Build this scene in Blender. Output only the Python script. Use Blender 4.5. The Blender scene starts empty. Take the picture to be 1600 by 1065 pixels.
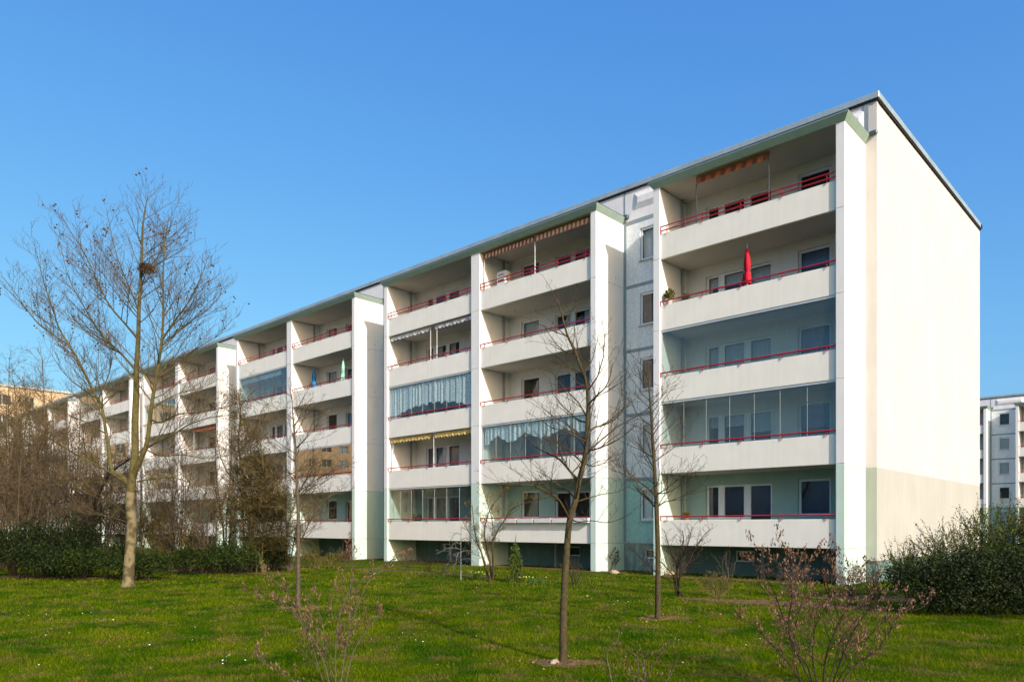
import bpy, math, random
import numpy as np
from mathutils import Vector, Matrix
R = math.radians
sc = bpy.context.scene
COL = sc.collection

# ------------------------------------------------------------------ camera, sky, sun, exposure
XL, XR, YH, EYE = -434.0, 1875.0, 821.0, 1.95        # vanishing points and horizon of the photograph (1600 px wide)
FPX = math.sqrt((XR - 800) * (800 - XL))
TH = math.atan2(800 - XL, FPX)
SN, CS = math.sin(TH), math.cos(TH)
cam = bpy.data.cameras.new("camera")
cam.lens = FPX / 1600 * 36; cam.sensor_width = 36
cam.shift_y = (YH - 532.5) / 1600
cam.clip_start = 0.1; cam.clip_end = 2000
co = bpy.data.objects.new("camera", cam); COL.objects.link(co)
co.location = (0, 0, EYE); co.rotation_euler = (R(90), 0, math.pi / 2 - TH)
sc.camera = co

SUN_EL = R(28.6); SUN_M = 0.305                      # elevation; light runs (-1, SUN_M) in plan
sx, sy = 1 / math.hypot(1, SUN_M), -SUN_M / math.hypot(1, SUN_M)
SUNV = Vector((sx * math.cos(SUN_EL), sy * math.cos(SUN_EL), math.sin(SUN_EL)))
world = bpy.data.worlds.new("World"); sc.world = world; world.use_nodes = True
nt = world.node_tree
sky = nt.nodes.new("ShaderNodeTexSky"); sky.sky_type = 'NISHITA'; sky.sun_disc = False
sky.sun_elevation = SUN_EL; sky.sun_rotation = math.atan2(sx, sy)
sky.altitude = 50; sky.air_density = 1.0; sky.dust_density = 3.6; sky.ozone_density = 3.0
bg = nt.nodes["Background"]; bg.inputs[1].default_value = 0.15
# even colour grade of the whole sky (the photograph's blue is flatter and more saturated)
sep = nt.nodes.new("ShaderNodeSeparateColor"); cmb = nt.nodes.new("ShaderNodeCombineColor")
nt.links.new(sky.outputs[0], sep.inputs[0])
for i, (ref, gam, gain) in enumerate(((1.0, 1.21, .395), (2.0, .885, .735), (3.5, .42, .87))):
    dv = nt.nodes.new("ShaderNodeMath"); dv.operation = 'DIVIDE'; dv.inputs[1].default_value = ref
    pw = nt.nodes.new("ShaderNodeMath"); pw.operation = 'POWER'; pw.inputs[1].default_value = gam
    ml = nt.nodes.new("ShaderNodeMath"); ml.operation = 'MULTIPLY'; ml.inputs[1].default_value = ref * gain
    nt.links.new(sep.outputs[i], dv.inputs[0]); nt.links.new(dv.outputs[0], pw.inputs[0]); nt.links.new(pw.outputs[0], ml.inputs[0])
    nt.links.new(ml.outputs[0], cmb.inputs[i])
nt.links.new(cmb.outputs[0], bg.inputs[0])
sl = bpy.data.lights.new("sun", 'SUN'); sl.energy = 2.7; sl.angle = R(0.5); sl.color = (1.0, 0.96, 0.915)
so = bpy.data.objects.new("sun", sl); COL.objects.link(so)
so.rotation_euler = SUNV.to_track_quat('Z', 'Y').to_euler(); so.location = SUNV * 60
sc.view_settings.view_transform = 'Standard'; sc.view_settings.look = 'None'
sc.view_settings.gamma = 1; sc.view_settings.use_curve_mapping = False
sc.view_settings.exposure = 0.92
sc.cycles.max_bounces = 8; sc.cycles.transparent_max_bounces = 24
sc.cycles.diffuse_bounces = 4; sc.cycles.glossy_bounces = 4
sc.cycles.caustics_reflective = False; sc.cycles.caustics_refractive = False

# ------------------------------------------------------------------ helpers
def ray(px):
    t = (px - 800) / FPX
    return SN * t - CS, CS * t + SN
def at(px, py, depth):                               # photo pixel + depth in metres -> world point
    x, y = ray(px)
    return Vector((x * depth, y * depth, EYE + (YH - py) * depth / FPX))
def gnd(px, py, z=0.0):                              # photo pixel of a foot point -> ground point, depth
    k = FPX * (EYE - z) / (py - YH)
    x, y = ray(px)
    return Vector((x * k, y * k, z)), k
def on_y(px, Y):
    x, y = ray(px); k = Y / y
    return x * k, k

def link(o, parent=None):
    COL.objects.link(o)
    if parent is not None: o.parent = parent
    return o
def tag(o, label, cat, group=None, kind=None):
    o["label"] = label; o["category"] = cat
    if group: o["group"] = group
    if kind: o["kind"] = kind
    return o
def empty(name, loc=(0, 0, 0), rz=0.0, label=None, cat=None, group=None):
    o = bpy.data.objects.new(name, None); o.location = loc; o.rotation_euler = (0, 0, rz)
    o.empty_display_size = .3
    link(o)
    if label: tag(o, label, cat, group)
    return o
def structure(o):
    o["kind"] = "structure"; return o

class MB:
    """collects faces, then builds one mesh object"""
    def __init__(s): s.v = []; s.f = []; s.m = []; s.cur = 0
    def quad(s, *p):
        n = len(s.v); s.v += [tuple(q) for q in p]; s.f.append(tuple(range(n, n + len(p)))); s.m.append(s.cur)
    def box(s, x0, x1, y0, y1, z0, z1, c=0.0):
        if c <= 0:
            n = len(s.v)
            s.v += [(x0,y0,z0),(x1,y0,z0),(x1,y1,z0),(x0,y1,z0),(x0,y0,z1),(x1,y0,z1),(x1,y1,z1),(x0,y1,z1)]
            fs = [(0,3,2,1),(4,5,6,7),(0,1,5,4),(1,2,6,5),(2,3,7,6),(3,0,4,7)]
        else:                                        # chamfered on every edge
            n = len(s.v); pts = {}
            def P(ix, iy, iz, ax):
                x = (x0, x1)[ix]; y = (y0, y1)[iy]; z = (z0, z1)[iz]
                if ax != 0: x += c if ix == 0 else -c
                if ax != 1: y += c if iy == 0 else -c
                if ax != 2: z += c if iz == 0 else -c
                k = (ix, iy, iz, ax)
                if k not in pts: pts[k] = len(pts); s.v.append((x, y, z))
                return pts[k]
            fs = []
            for ax in range(3):
                for side in (0, 1):
                    o1, o2 = [(1,2),(2,0),(0,1)][ax]
                    q = []
                    for a, b in ((0,0),(1,0),(1,1),(0,1)):
                        i = [0,0,0]; i[ax] = side; i[o1] = a; i[o2] = b
                        q.append(P(*i, ax))
                    fs.append(tuple(q if side else q[::-1]))
            for ax in range(3):                      # edge strips parallel to ax
                o1, o2 = [(1,2),(2,0),(0,1)][ax]
                for a in (0,1):
                    for b in (0,1):
                        i0 = [0,0,0]; i1 = [0,0,0]; i1[ax] = 1
                        for i in (i0, i1): i[o1] = a; i[o2] = b
                        q = [P(*i0, o1), P(*i1, o1), P(*i1, o2), P(*i0, o2)]
                        fs.append(tuple(q if a == b else q[::-1]))
            for ix in (0,1):
                for iy in (0,1):
                    for iz in (0,1):
                        q = [P(ix,iy,iz,0), P(ix,iy,iz,1), P(ix,iy,iz,2)]
                        fs.append(tuple(q if (ix+iy+iz) % 2 else q[::-1]))
        for f in fs: s.f.append(tuple(i + n for i in f)); s.m.append(s.cur)
    def tube(s, pts, r, sides=6, cap=True):
        pts = [Vector(p) for p in pts]; rs = r if isinstance(r, (list, tuple)) else [r] * len(pts)
        n0 = len(s.v)
        for i, p in enumerate(pts):
            t = (pts[min(i + 1, len(pts) - 1)] - pts[max(i - 1, 0)]).normalized()
            ref = Vector((0, 0, 1)) if abs(t.z) < .9 else Vector((1, 0, 0))
            a = t.cross(ref).normalized(); b = t.cross(a)
            for k in range(sides):
                an = 2 * math.pi * k / sides
                s.v.append(tuple(p + (a * math.cos(an) + b * math.sin(an)) * rs[i]))
        for i in range(len(pts) - 1):
            for k in range(sides):
                k2 = (k + 1) % sides
                s.f.append((n0 + i*sides + k, n0 + i*sides + k2, n0 + (i+1)*sides + k2, n0 + (i+1)*sides + k)); s.m.append(s.cur)
        if cap:
            s.f.append(tuple(n0 + k for k in range(sides))); s.m.append(s.cur)
            s.f.append(tuple(n0 + (len(pts)-1)*sides + k for k in range(sides))[::-1]); s.m.append(s.cur)
    def mesh(s, name, mats):
        me = bpy.data.meshes.new(name); me.from_pydata(s.v, [], s.f)
        for m in (mats if isinstance(mats, (list, tuple)) else [mats]): me.materials.append(m)
        if any(s.m): me.polygons.foreach_set("material_index", s.m)
        me.update(); return me
    def build(s, name, mats, parent=None, smooth=False):
        me = s.mesh(name, mats)
        if smooth: me.polygons.foreach_set("use_smooth", [True] * len(me.polygons))
        return link(bpy.data.objects.new(name, me), parent)
def obj(name, me, parent=None, loc=(0, 0, 0)):
    o = bpy.data.objects.new(name, me); o.location = loc
    return link(o, parent)

# ------------------------------------------------------------------ materials
def mat(name, col, rough=.8, var=.06, scale=3.0, bump=0.0, bscale=60.0, streak=0.0, spec=.3, metal=0.0, col2=None, vscale=None, rnd=0.0):
    m = bpy.data.materials.new(name); m.use_nodes = True
    t = m.node_tree; N = t.nodes; L = t.links; b = N["Principled BSDF"]
    b.inputs["Roughness"].default_value = rough; b.inputs["Metallic"].default_value = metal
    b.inputs["Specular IOR Level"].default_value = spec
    tc = N.new("ShaderNodeTexCoord")
    nz = N.new("ShaderNodeTexNoise"); nz.inputs["Scale"].default_value = scale; nz.inputs["Detail"].default_value = 5
    L.new(tc.outputs["Object"], nz.inputs["Vector"])
    rp = N.new("ShaderNodeValToRGB"); cr = rp.color_ramp
    c2 = col2 or tuple(max(0, c * (1 - var * 2)) for c in col)
    c1 = col if col2 else tuple(min(1, c * (1 + var)) for c in col)
    cr.elements[0].position = .3; cr.elements[1].position = .7
    cr.elements[0].color = (*c2, 1); cr.elements[1].color = (*c1, 1)
    L.new(nz.outputs[0], rp.inputs[0]); out = rp.outputs[0]
    if streak > 0:
        mp = N.new("ShaderNodeMapping"); mp.inputs["Scale"].default_value = (3.0, 3.0, .22)
        L.new(tc.outputs["Object"], mp.inputs[0])
        n2 = N.new("ShaderNodeTexNoise"); n2.inputs["Scale"].default_value = 2.2; n2.inputs["Detail"].default_value = 6; n2.inputs["Roughness"].default_value = .62
        L.new(mp.outputs[0], n2.inputs["Vector"])
        r2 = N.new("ShaderNodeValToRGB"); r2.color_ramp.elements[0].position = .36; r2.color_ramp.elements[1].position = .62
        r2.color_ramp.elements[0].color = (1 - streak, 1 - streak * 1.05, 1 - streak * 1.2, 1); r2.color_ramp.elements[1].color = (1, 1, 1, 1)
        L.new(n2.outputs[0], r2.inputs[0])
        mx = N.new("ShaderNodeMix"); mx.data_type = 'RGBA'; mx.blend_type = 'MULTIPLY'; mx.inputs[0].default_value = 1
        L.new(out, mx.inputs[6]); L.new(r2.outputs[0], mx.inputs[7]); out = mx.outputs[2]
    if rnd > 0:                                      # a little different on every object
        oi = N.new("ShaderNodeObjectInfo"); mr = N.new("ShaderNodeMapRange")
        mr.inputs[3].default_value = 1 - rnd; mr.inputs[4].default_value = 1.0
        L.new(oi.outputs["Random"], mr.inputs[0])
        vm = N.new("ShaderNodeVectorMath"); vm.operation = 'SCALE'
        L.new(out, vm.inputs[0]); L.new(mr.outputs[0], vm.inputs["Scale"]); out = vm.outputs[0]
    L.new(out, b.inputs["Base Color"])
    if bump > 0:
        n3 = N.new("ShaderNodeTexNoise"); n3.inputs["Scale"].default_value = bscale; n3.inputs["Detail"].default_value = 4
        L.new(tc.outputs["Object"], n3.inputs["Vector"])
        bp = N.new("ShaderNodeBump"); bp.inputs["Strength"].default_value = bump; bp.inputs["Distance"].default_value = .02
        L.new(n3.outputs[0], bp.inputs["Height"]); L.new(bp.outputs[0], b.inputs["Normal"])
    return m
def glass_mat(name, tint, ior=1.5, rough=0.0, dirt=0.0):
    m = bpy.data.materials.new(name); m.use_nodes = True
    t = m.node_tree; N = t.nodes; L = t.links
    for n in list(N):
        if n.type != 'OUTPUT_MATERIAL': N.remove(n)
    out = [n for n in N if n.type == 'OUTPUT_MATERIAL'][0]
    tr = N.new("ShaderNodeBsdfTransparent"); tr.inputs[0].default_value = (*tint, 1)
    gl = N.new("ShaderNodeBsdfGlossy"); gl.inputs["Roughness"].default_value = rough; gl.inputs[0].default_value = (1, 1, 1, 1)
    fr = N.new("ShaderNodeFresnel"); ge = N.new("ShaderNodeNewGeometry"); mr = N.new("ShaderNodeMapRange")
    mr.inputs[3].default_value = ior; mr.inputs[4].default_value = 1 / ior      # same reflectance from both sides of a thin pane
    L.new(ge.outputs["Backfacing"], mr.inputs[0]); L.new(mr.outputs[0], fr.inputs[0])
    mx = N.new("ShaderNodeMixShader")
    L.new(fr.outputs[0], mx.inputs[0]); L.new(tr.outputs[0], mx.inputs[1]); L.new(gl.outputs[0], mx.inputs[2])
    L.new(mx.outputs[0], out.inputs[0])
    if dirt > 0:
        df = N.new("ShaderNodeBsdfDiffuse"); df.inputs[0].default_value = (.7, .75, .78, 1)
        m2 = N.new("ShaderNodeMixShader"); m2.inputs[0].default_value = dirt
        L.new(mx.outputs[0], m2.inputs[1]); L.new(df.outputs[0], m2.inputs[2]); L.new(m2.outputs[0], out.inputs[0])
    return m
def sheer_mat(name, col, alpha):
    m = bpy.data.materials.new(name); m.use_nodes = True
    t = m.node_tree; N = t.nodes; L = t.links; b = N["Principled BSDF"]
    b.inputs["Base Color"].default_value = (*col, 1); b.inputs["Roughness"].default_value = .9
    tc = N.new("ShaderNodeTexCoord"); nz = N.new("ShaderNodeTexVoronoi"); nz.inputs["Scale"].default_value = 14
    L.new(tc.outputs["Object"], nz.inputs["Vector"])
    mr = N.new("ShaderNodeMapRange"); mr.inputs[1].default_value = .1; mr.inputs[2].default_value = .6
    mr.inputs[3].default_value = min(1, alpha + .2); mr.inputs[4].default_value = max(0, alpha - .2)
    L.new(nz.outputs["Distance"], mr.inputs[0]); L.new(mr.outputs[0], b.inputs["Alpha"])
    return m

M = dict(
    fin=mat("white_paint", (.78, .785, .775), .75, .02, 1.3, .12, 90, .05),
    fin_green=mat("pale_green_paint", (.56, .70, .63), .75, .03, 1.3, .12, 90, .06),
    parapet=mat("cream_concrete_paint", (.835, .82, .75), .8, .02, 1.1, .10, 120, .05, rnd=.03),
    loggia=mat("loggia_plaster", (.70, .685, .65), .85, .03, 1.2, .15, 100, .04),
    loggia_green=mat("loggia_green_plaster", (.35, .48, .43), .85, .04, 1.2, .15, 100, .05),
    gable=mat("cream_gable_plaster", (.545, .53, .535), .85, .03, .5, .2, 110, .06),
    gable_green=mat("cream_green_gable_plaster", (.425, .425, .395), .85, .035, .6, .2, 110, .07),
    edge=mat("end_strip_plaster", (.62, .60, .57), .85, .03, 1.0, .4, 60, .06),
    edge_green=mat("end_strip_green_plaster", (.42, .45, .385), .85, .04, 1.0, .4, 60, .06),
    stair=mat("grey_rough_render", (.74, .77, .79), .9, .07, 9.0, .9, 26, .08),
    stair_green=mat("teal_rough_render", (.36, .56, .53), .9, .08, 9.0, .9, 26, .08),
    band=mat("slate_blue_band", (.24, .30, .335), .8, .05, 4.0, .1, 80),
    attic=mat("attic_white_panel", (.72, .72, .74), .85, .03, 2.0, .2, 80, .06),
    cornice=mat("green_cornice_paint", (.33, .45, .385), .6, .04, 2.0, .05, 60, .08),
    gutter=mat("dark_zinc", (.10, .14, .15), .5, .1, 3.0, metal=.6),
    zinc=mat("zinc_cap", (.40, .48, .50), .45, .08, 1.2, metal=.35, streak=.1),
    black=mat("cap_shadow_black", (.018, .014, .014), .8, .1),  # near black colour of the painted shadow line under the roof cap
    roof=mat("roof_felt", (.13, .13, .14), .9, .1, 4, .2),
    red=mat("red_rail_paint", (.40, .018, .035), .4, .08, 6, spec=.5),
    frame=mat("white_window_plastic", (.78, .78, .78), .35, .02, 3, spec=.5),
    grey_frame=mat("grey_window_plastic", (.55, .57, .58), .4, .03, 3),
    sill=mat("stone_sill", (.42, .42, .42), .8, .06, 6),
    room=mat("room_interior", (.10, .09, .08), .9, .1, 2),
    curtain=mat("blue_grey_curtain", (.17, .23, .36), .9, .1, 5),
    curtain_w=mat("net_curtain", (.55, .57, .60), .9, .05, 6),
    pipe=mat("grey_pipe", (.26, .28, .28), .5, .05, 4),
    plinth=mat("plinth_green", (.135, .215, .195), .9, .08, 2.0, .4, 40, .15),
    plinth_dirty=mat("plinth_soiled", (.30, .37, .34), .95, .2, 3.0, .5, 30, .3),
    ceil=mat("ceiling_paint", (.50, .475, .43), .9, .03, 1.5, .1, 100),
    pane=glass_mat("window_glass", (.80, .86, .86), 1.55),
    bal_glass=glass_mat("balcony_glass", (.87, .94, .94), 1.43, dirt=.02),
    bal_glass2=glass_mat("clear_balcony_glass", (.88, .94, .94), 1.42, dirt=.01),
    mirror_glass=glass_mat("reflective_balcony_glass", (.62, .64, .64), 2.2),
    track=mat("aluminium_track", (.62, .64, .65), .4, .03, 3, metal=.3),
)
# ------------------------------------------------------------------ the slab block (used for the main block and its twin behind)
H = 2.8; L0 = 1.19; NST = 5
LV = [L0 + H * n for n in range(NST + 1)]            # slab undersides, LV[5] = 15.19
WY = 2.035                                           # main wall behind the fin fronts
FIN_W, MID_W, BAY = .29, .59, 6.69
def wall_with_holes(x0, x1, z0, z1, y, holes, depth=.14):
    """front face at y facing -Y, with recessed reveals"""
    mb = MB()
    xs = sorted({x0, x1, *[h[0] for h in holes], *[h[1] for h in holes]})
    zs = sorted({z0, z1, *[h[2] for h in holes], *[h[3] for h in holes]})
    for i in range(len(xs) - 1):
        for j in range(len(zs) - 1):
            cx, cz = (xs[i] + xs[i+1]) / 2, (zs[j] + zs[j+1]) / 2
            if any(h[0] < cx < h[1] and h[2] < cz < h[3] for h in holes): continue
            mb.quad((xs[i], y, zs[j]), (xs[i+1], y, zs[j]), (xs[i+1], y, zs[j+1]), (xs[i], y, zs[j+1]))
    for (a, b, c, d) in holes:
        mb.quad((a, y, c), (a, y + depth, c), (a, y + depth, d), (a, y, d))
        mb.quad((b, y, c), (b, y, d), (b, y + depth, d), (b, y + depth, c))
        mb.quad((a, y, c), (b, y, c), (b, y + depth, c), (a, y + depth, c))
        mb.quad((a, y, d), (a, y + depth, d), (b, y + depth, d), (b, y, d))
    return mb
_wcache = {}
def window_meshes(w, h, lights, kind):
    """lights: list of (x0,x1,z0,z1) panes inside a w x h frame; origin at the lower left outside corner"""
    key = (round(w, 3), round(h, 3), tuple(lights), kind)
    if key in _wcache: return _wcache[key]
    fr = MB()
    xs = sorted({0, w, *[p[0] for p in lights], *[p[1] for p in lights]})
    zs = sorted({0, h, *[p[2] for p in lights], *[p[3] for p in lights]})
    for i in range(len(xs) - 1):
        for j in range(len(zs) - 1):
            cx, cz = (xs[i] + xs[i+1]) / 2, (zs[j] + zs[j+1]) / 2
            if any(p[0] < cx < p[1] and p[2] < cz < p[3] for p in lights): continue
            fr.quad((xs[i], 0, zs[j]), (xs[i+1], 0, zs[j]), (xs[i+1], 0, zs[j+1]), (xs[i], 0, zs[j+1]))
    for (a, b, c, d) in lights:
        y1 = .05
        fr.quad((a, 0, c), (a, y1, c), (a, y1, d), (a, 0, d)); fr.quad((b, 0, c), (b, 0, d), (b, y1, d), (b, y1, c))
        fr.quad((a, 0, c), (b, 0, c), (b, y1, c), (a, y1, c)); fr.quad((a, 0, d), (a, y1, d), (b, y1, d), (b, 0, d))
        # raised sash round each light
        for (p, q, r, s_) in ((a-.045, b+.045, d, d+.045), (a-.045, b+.045, c-.045, c), (a-.045, a, c, d), (b, b+.045, c, d)):
            if r >= 0 and s_ <= h: fr.box(p, q, -.018, -.001, r, s_)
    frm = fr.mesh("window", M['frame'])
    pns = []
    for (a, b, c, d) in lights:
        pb = MB(); pb.quad((a, .04, c), (b, .04, c), (b, .04, d), (a, .04, d)); pns.append(pb.mesh("pane", M['pane']))
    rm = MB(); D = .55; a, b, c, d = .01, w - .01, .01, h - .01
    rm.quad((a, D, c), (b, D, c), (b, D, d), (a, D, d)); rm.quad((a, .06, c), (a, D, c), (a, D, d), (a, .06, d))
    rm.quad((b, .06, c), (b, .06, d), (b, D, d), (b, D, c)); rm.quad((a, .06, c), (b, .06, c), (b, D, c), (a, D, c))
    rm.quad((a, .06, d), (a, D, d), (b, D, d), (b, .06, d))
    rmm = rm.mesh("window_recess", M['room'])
    sb = MB(); sb.box(-.04, w + .04, -.17, .02, -.035, -.003); sm = sb.mesh("sill", M['sill'])
    _wcache[key] = (frm, pns, rmm, sm); return _wcache[key]
def add_window(root, x0, z0, y, w, h, lights, kind, curtain=None, sill=True):
    frm, pns, rmm, sm = window_meshes(w, h, lights, kind)
    o = obj("window", frm, root, (x0, y, z0))
    for p in pns: obj("pane", p, o)
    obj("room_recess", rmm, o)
    if sill: obj("sill", sm, o)
    if curtain:
        m_, cov, side = curtain
        cb = MB(); n = 26
        for (a, b, c, d) in lights:
            zt, zb = d, d - (d - c) * cov
            if side == 'l': b = a + (b - a) * .45
            if side == 'r': a = b - (b - a) * .45
            k = max(6, int((b - a) / .05))
            for i in range(k):
                xa = a + (b - a) * i / k; xb = a + (b - a) * (i + 1) / k
                ya = .12 + .025 * (i % 2); yb = .12 + .025 * ((i + 1) % 2)
                cb.quad((xa, ya, zb), (xb, yb, zb), (xb, yb, zt), (xa, ya, zt))
        cb.build("curtain", M[m_], o)
    return o
# window kinds, seen from outside; x measured from the left inner fin face of a left hand bay
TRIPLE = (.88, 2.76, [(.10, .52, .95, 2.22), (.78, 1.60, .95, 2.22), (1.88, 2.68, .10, 2.22)])
SINGLE = (4.62, 1.20, [(.09, 1.11, .09, 1.27)])
STAIRW = (.84, 1.08, 1.42)

def railing_mesh(w, top):
    mb = MB()
    if top:
        mb.tube([(0, -.035, .10), (w, -.035, .10)], .024, 6); mb.tube([(0, -.035, .265), (w, -.035, .265)], .024, 6)
        hi = .265
    else:
        mb.tube([(0, -.035, .14), (w, -.035, .14)], .028, 6); hi = .14
    n = 5
    for i in range(n):
        x = .3 + (w - .6) * i / (n - 1)
        mb.box(x - .012, x + .012, -.045, -.02, -.03, hi)
    mb.box(0, .03, -.045, -.02, -.03, hi)
    return mb.mesh("railing", M['red'])
def block(name, label, loc, rz, right_end, left_end, sections, glazed, seed=1, depth=16.2, rise=.28):
    rng = random.Random(seed)
    root = empty(name, loc, rz, label, "apartment building")
    CH = .012
    finc = {}
    def fin(x0, x1, sockets=False):
        zs = [-.3] + LV
        for i in range(len(zs) - 1):
            key = (round(x1 - x0, 3), i)
            if key not in finc:
                mb = MB(); mb.box(0, x1 - x0, 0, WY + .05, zs[i] + .004, zs[i+1] - .004, CH)
                finc[key] = mb.mesh("fin_panel", M['fin_green'] if i < 2 else M['fin'])
            obj("fin_panel", finc[key], root, (x0, 0, 0))
            if i and sockets:                       # cast-in lifting socket on the outer face
                if 's' not in finc:
                    mb = MB(); mb.tube([(0, 0, 0), (.006, 0, 0)], .028, 8); finc['s'] = mb.mesh("lifting_socket", M['band'])
                obj("lifting_socket", finc['s'], root, (x1 + .0005, 1.42, zs[i] + .30))
    par = {}; rail = {}
    fins_done = []
    bays = []
    for si, (xr, nb) in enumerate(sections):
        fin(xr - FIN_W, xr, True); x = xr - FIN_W
        for b in range(nb):
            bays.append((si, 'R' if (b == 0 and nb == 2) else 'L', x - BAY, x)); x -= BAY
            wdt = MID_W if (b == 0 and nb == 2) else FIN_W
            fin(x - wdt, x); x -= wdt
        xl = x
        # cornice round three sides, ceiling, gutter
        e = .16; z0, z1 = LV[5] - .002, LV[5] + .215
        cb = MB()
        I = [(xl, WY), (xl, 0), (xr, 0), (xr, WY)]; O = [(xl - e, WY), (xl - e, -e), (xr + e, -e), (xr + e, WY)]
        for k in range(3):
            (a, b_), (c, d) = I[k], I[k+1]; (p, q), (r, s_) = O[k], O[k+1]
            cb.quad((a, b_, z0), (c, d, z0), (r, s_, z1), (p, q, z1))
        cb.build("cornice", M['cornice'], root)
        lb = MB()                                    # lit lip above the slope
        for k in range(3):
            (p, q), (r, s_) = O[k], O[k+1]
            lb.quad((p, q, z1), (r, s_, z1), (r, s_, z1 + .018), (p, q, z1 + .018))
        lb.build("cornice_lip", M['zinc'], root)
        gb = MB(); e2 = e - .025
        gb.box(xl - e2, xr + e2, -e2, .12, z1 + .019, z1 + .075); gb.box(xl - e2, xl + .12, .121, WY - .01, z1 + .019, z1 + .075); gb.box(xr - .12, xr + e2, .121, WY - .01, z1 + .019, z1 + .075)
        gb.build("gutter", M['gutter'], root)
        tb = MB(); tb.box(xl + .121, xr - .121, .121, WY - .02, z0 + .1, z1 + .05); tb.build("balcony_roof", M['roof'], root)
    for (si, typ, x0, x1) in bays:
        w = x1 - x0
        for n in range(NST):
            z = LV[n]; g = (n == 0)
            if (w,) not in par:
                mb = MB(); mb.box(0, w, .08, .20, .0, .985, CH); par[(w,)] = mb.mesh("parapet", M['parapet'])
                mb = MB(); mb.box(0, w, .201, WY, .012, .16); par['slab'] = mb.mesh("balcony_slab", M['ceil'])
                par['r'] = railing_mesh(w, False); par['rt'] = railing_mesh(w, True)
                mb = MB(); mb.tube([(0, 0, .17), (0, 0, H - .01)], .055, 8); par['pipe'] = mb.mesh("drain_pipe", M['pipe'])
            obj("parapet", par[(w,)], root, (x0, 0, z)); obj("balcony_slab", par['slab'], root, (x0, 0, z))
            obj("railing", par['rt' if n == 4 else 'r'], root, (x0, .08, z + .985))
            obj("drain_pipe", par['pipe'], root, (x0 + .10, WY - .42, z))
            # back wall with openings
            def mx(a, b_): return (x0 + a, x0 + b_) if typ == 'L' else (x1 - b_, x1 - a)
            t0, tw, tl = TRIPLE; s0, sw, sl_ = SINGLE; zf = z + .16
            ta, tb_ = mx(t0, t0 + tw); sa, sb_ = mx(s0, s0 + sw)
            th = 2.32; sz = z + 1.12; sh = 1.36
            holes = [(ta, tb_, zf, zf + th - .1), (sa, sb_, sz, sz + sh - .0)]
            th = th - .1
            wb = wall_with_holes(x0, x1, z + .161, LV[n+1] + .012, WY, holes, .14)
            wb.build("back_wall", M['loggia_green' if g else 'loggia'], root)
            tl2 = [(a, b_, c, d - .08) for (a, b_, c, d) in tl]
            if typ == 'R': tl2 = [(tw - b_, tw - a, c, d) for (a, b_, c, d) in tl2]
            # solid sill wall under the two window lights of the triple
            cr = rng.random(); cur = None
            if n and cr < .35: cur = ('curtain', rng.choice((.55, .8, 1.0)), None)
            elif n and cr < .6: cur = ('curtain_w', rng.choice((.35, .9)), rng.choice((None, 'l', 'r')))
            add_window(root, ta, zf, WY + .10, tw, th, tl2, typ, cur, sill=False)
            cr = rng.random(); cur = None
            if n and cr < .35: cur = ('curtain', rng.choice((.4, .7, 1.0)), None)
            elif n and cr < .6: cur = ('curtain_w', .9, rng.choice((None, 'l', 'r')))
            add_window(root, sa, sz, WY + .10, sw, sh, [(a, b_, c, d) for (a, b_, c, d) in sl_], typ, cur, sill=False)
            key = (si, typ, n)
            if key in glazed:
                gm, npan = glazed[key]
                gz = MB(); za, zb = .985, H - .004
                gz.box(.012, w - .012, .10, .18, zb - .07, zb); gz.box(.012, w - .012, .11, .17, za + .001, za + .03)
                gz.box(.012, .04, .11, .17, za + .031, zb - .071); gz.box(w - .04, w - .012, .11, .17, za + .031, zb - .071)
                go = gz.build("glazing", M['track'], root); go.location = (x0, 0, z)
                pw = (w - .084) / npan
                pb = MB(); pb.box(.004, pw - .004, .136, .144, za + .032, zb - .072); pm = pb.mesh("glazing_pane", M[gm])
                eb = MB(); eb.box(-.006, .0, .130, .150, za + .032, zb - .072); em = eb.mesh("pane_joint", M['track'])
                for i in range(npan):
                    po = obj("glazing_pane", pm, go, (.042 + pw * i, 0, 0))
                    if i and npan > 4: obj("pane_joint", em, go, (.042 + pw * i + .003, 0, 0))
        # ceiling under the cornice and the undercroft behind the bay
        cb = MB(); cb.box(x0, x1, .02, WY, LV[5] + .011, LV[5] + .08); cb.build("ceiling", M['ceil'], root)
        ha, hb = (x0 + 2.15, x0 + 2.95) if typ == 'L' else (x1 - 2.95, x1 - 2.15)
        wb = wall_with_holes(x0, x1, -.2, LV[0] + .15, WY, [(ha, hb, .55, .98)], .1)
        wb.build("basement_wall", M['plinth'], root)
        lb = [(.06, .74, .05, .38)]; add_window(root, ha, .55, WY + .08, .8, .43, lb, 'b', None, sill=False)
        pb = MB(); xm = x0 + w * .52; pb.box(xm - .06, xm + .06, WY - .5, WY - .38, -.1, LV[0] - .002); pb.build("basement_post", M['pipe'], root)
    # stair walls between the sections, attic and roof
    gaps = []
    for i in range(len(sections)):
        xr, nb = sections[i]
        xl = xr - (FIN_W * 2 + MID_W + BAY * 2 if nb == 2 else FIN_W * 2 + BAY)
        if i + 1 < len(sections): gaps.append((sections[i+1][0], xl))
        else: last = xl
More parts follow.
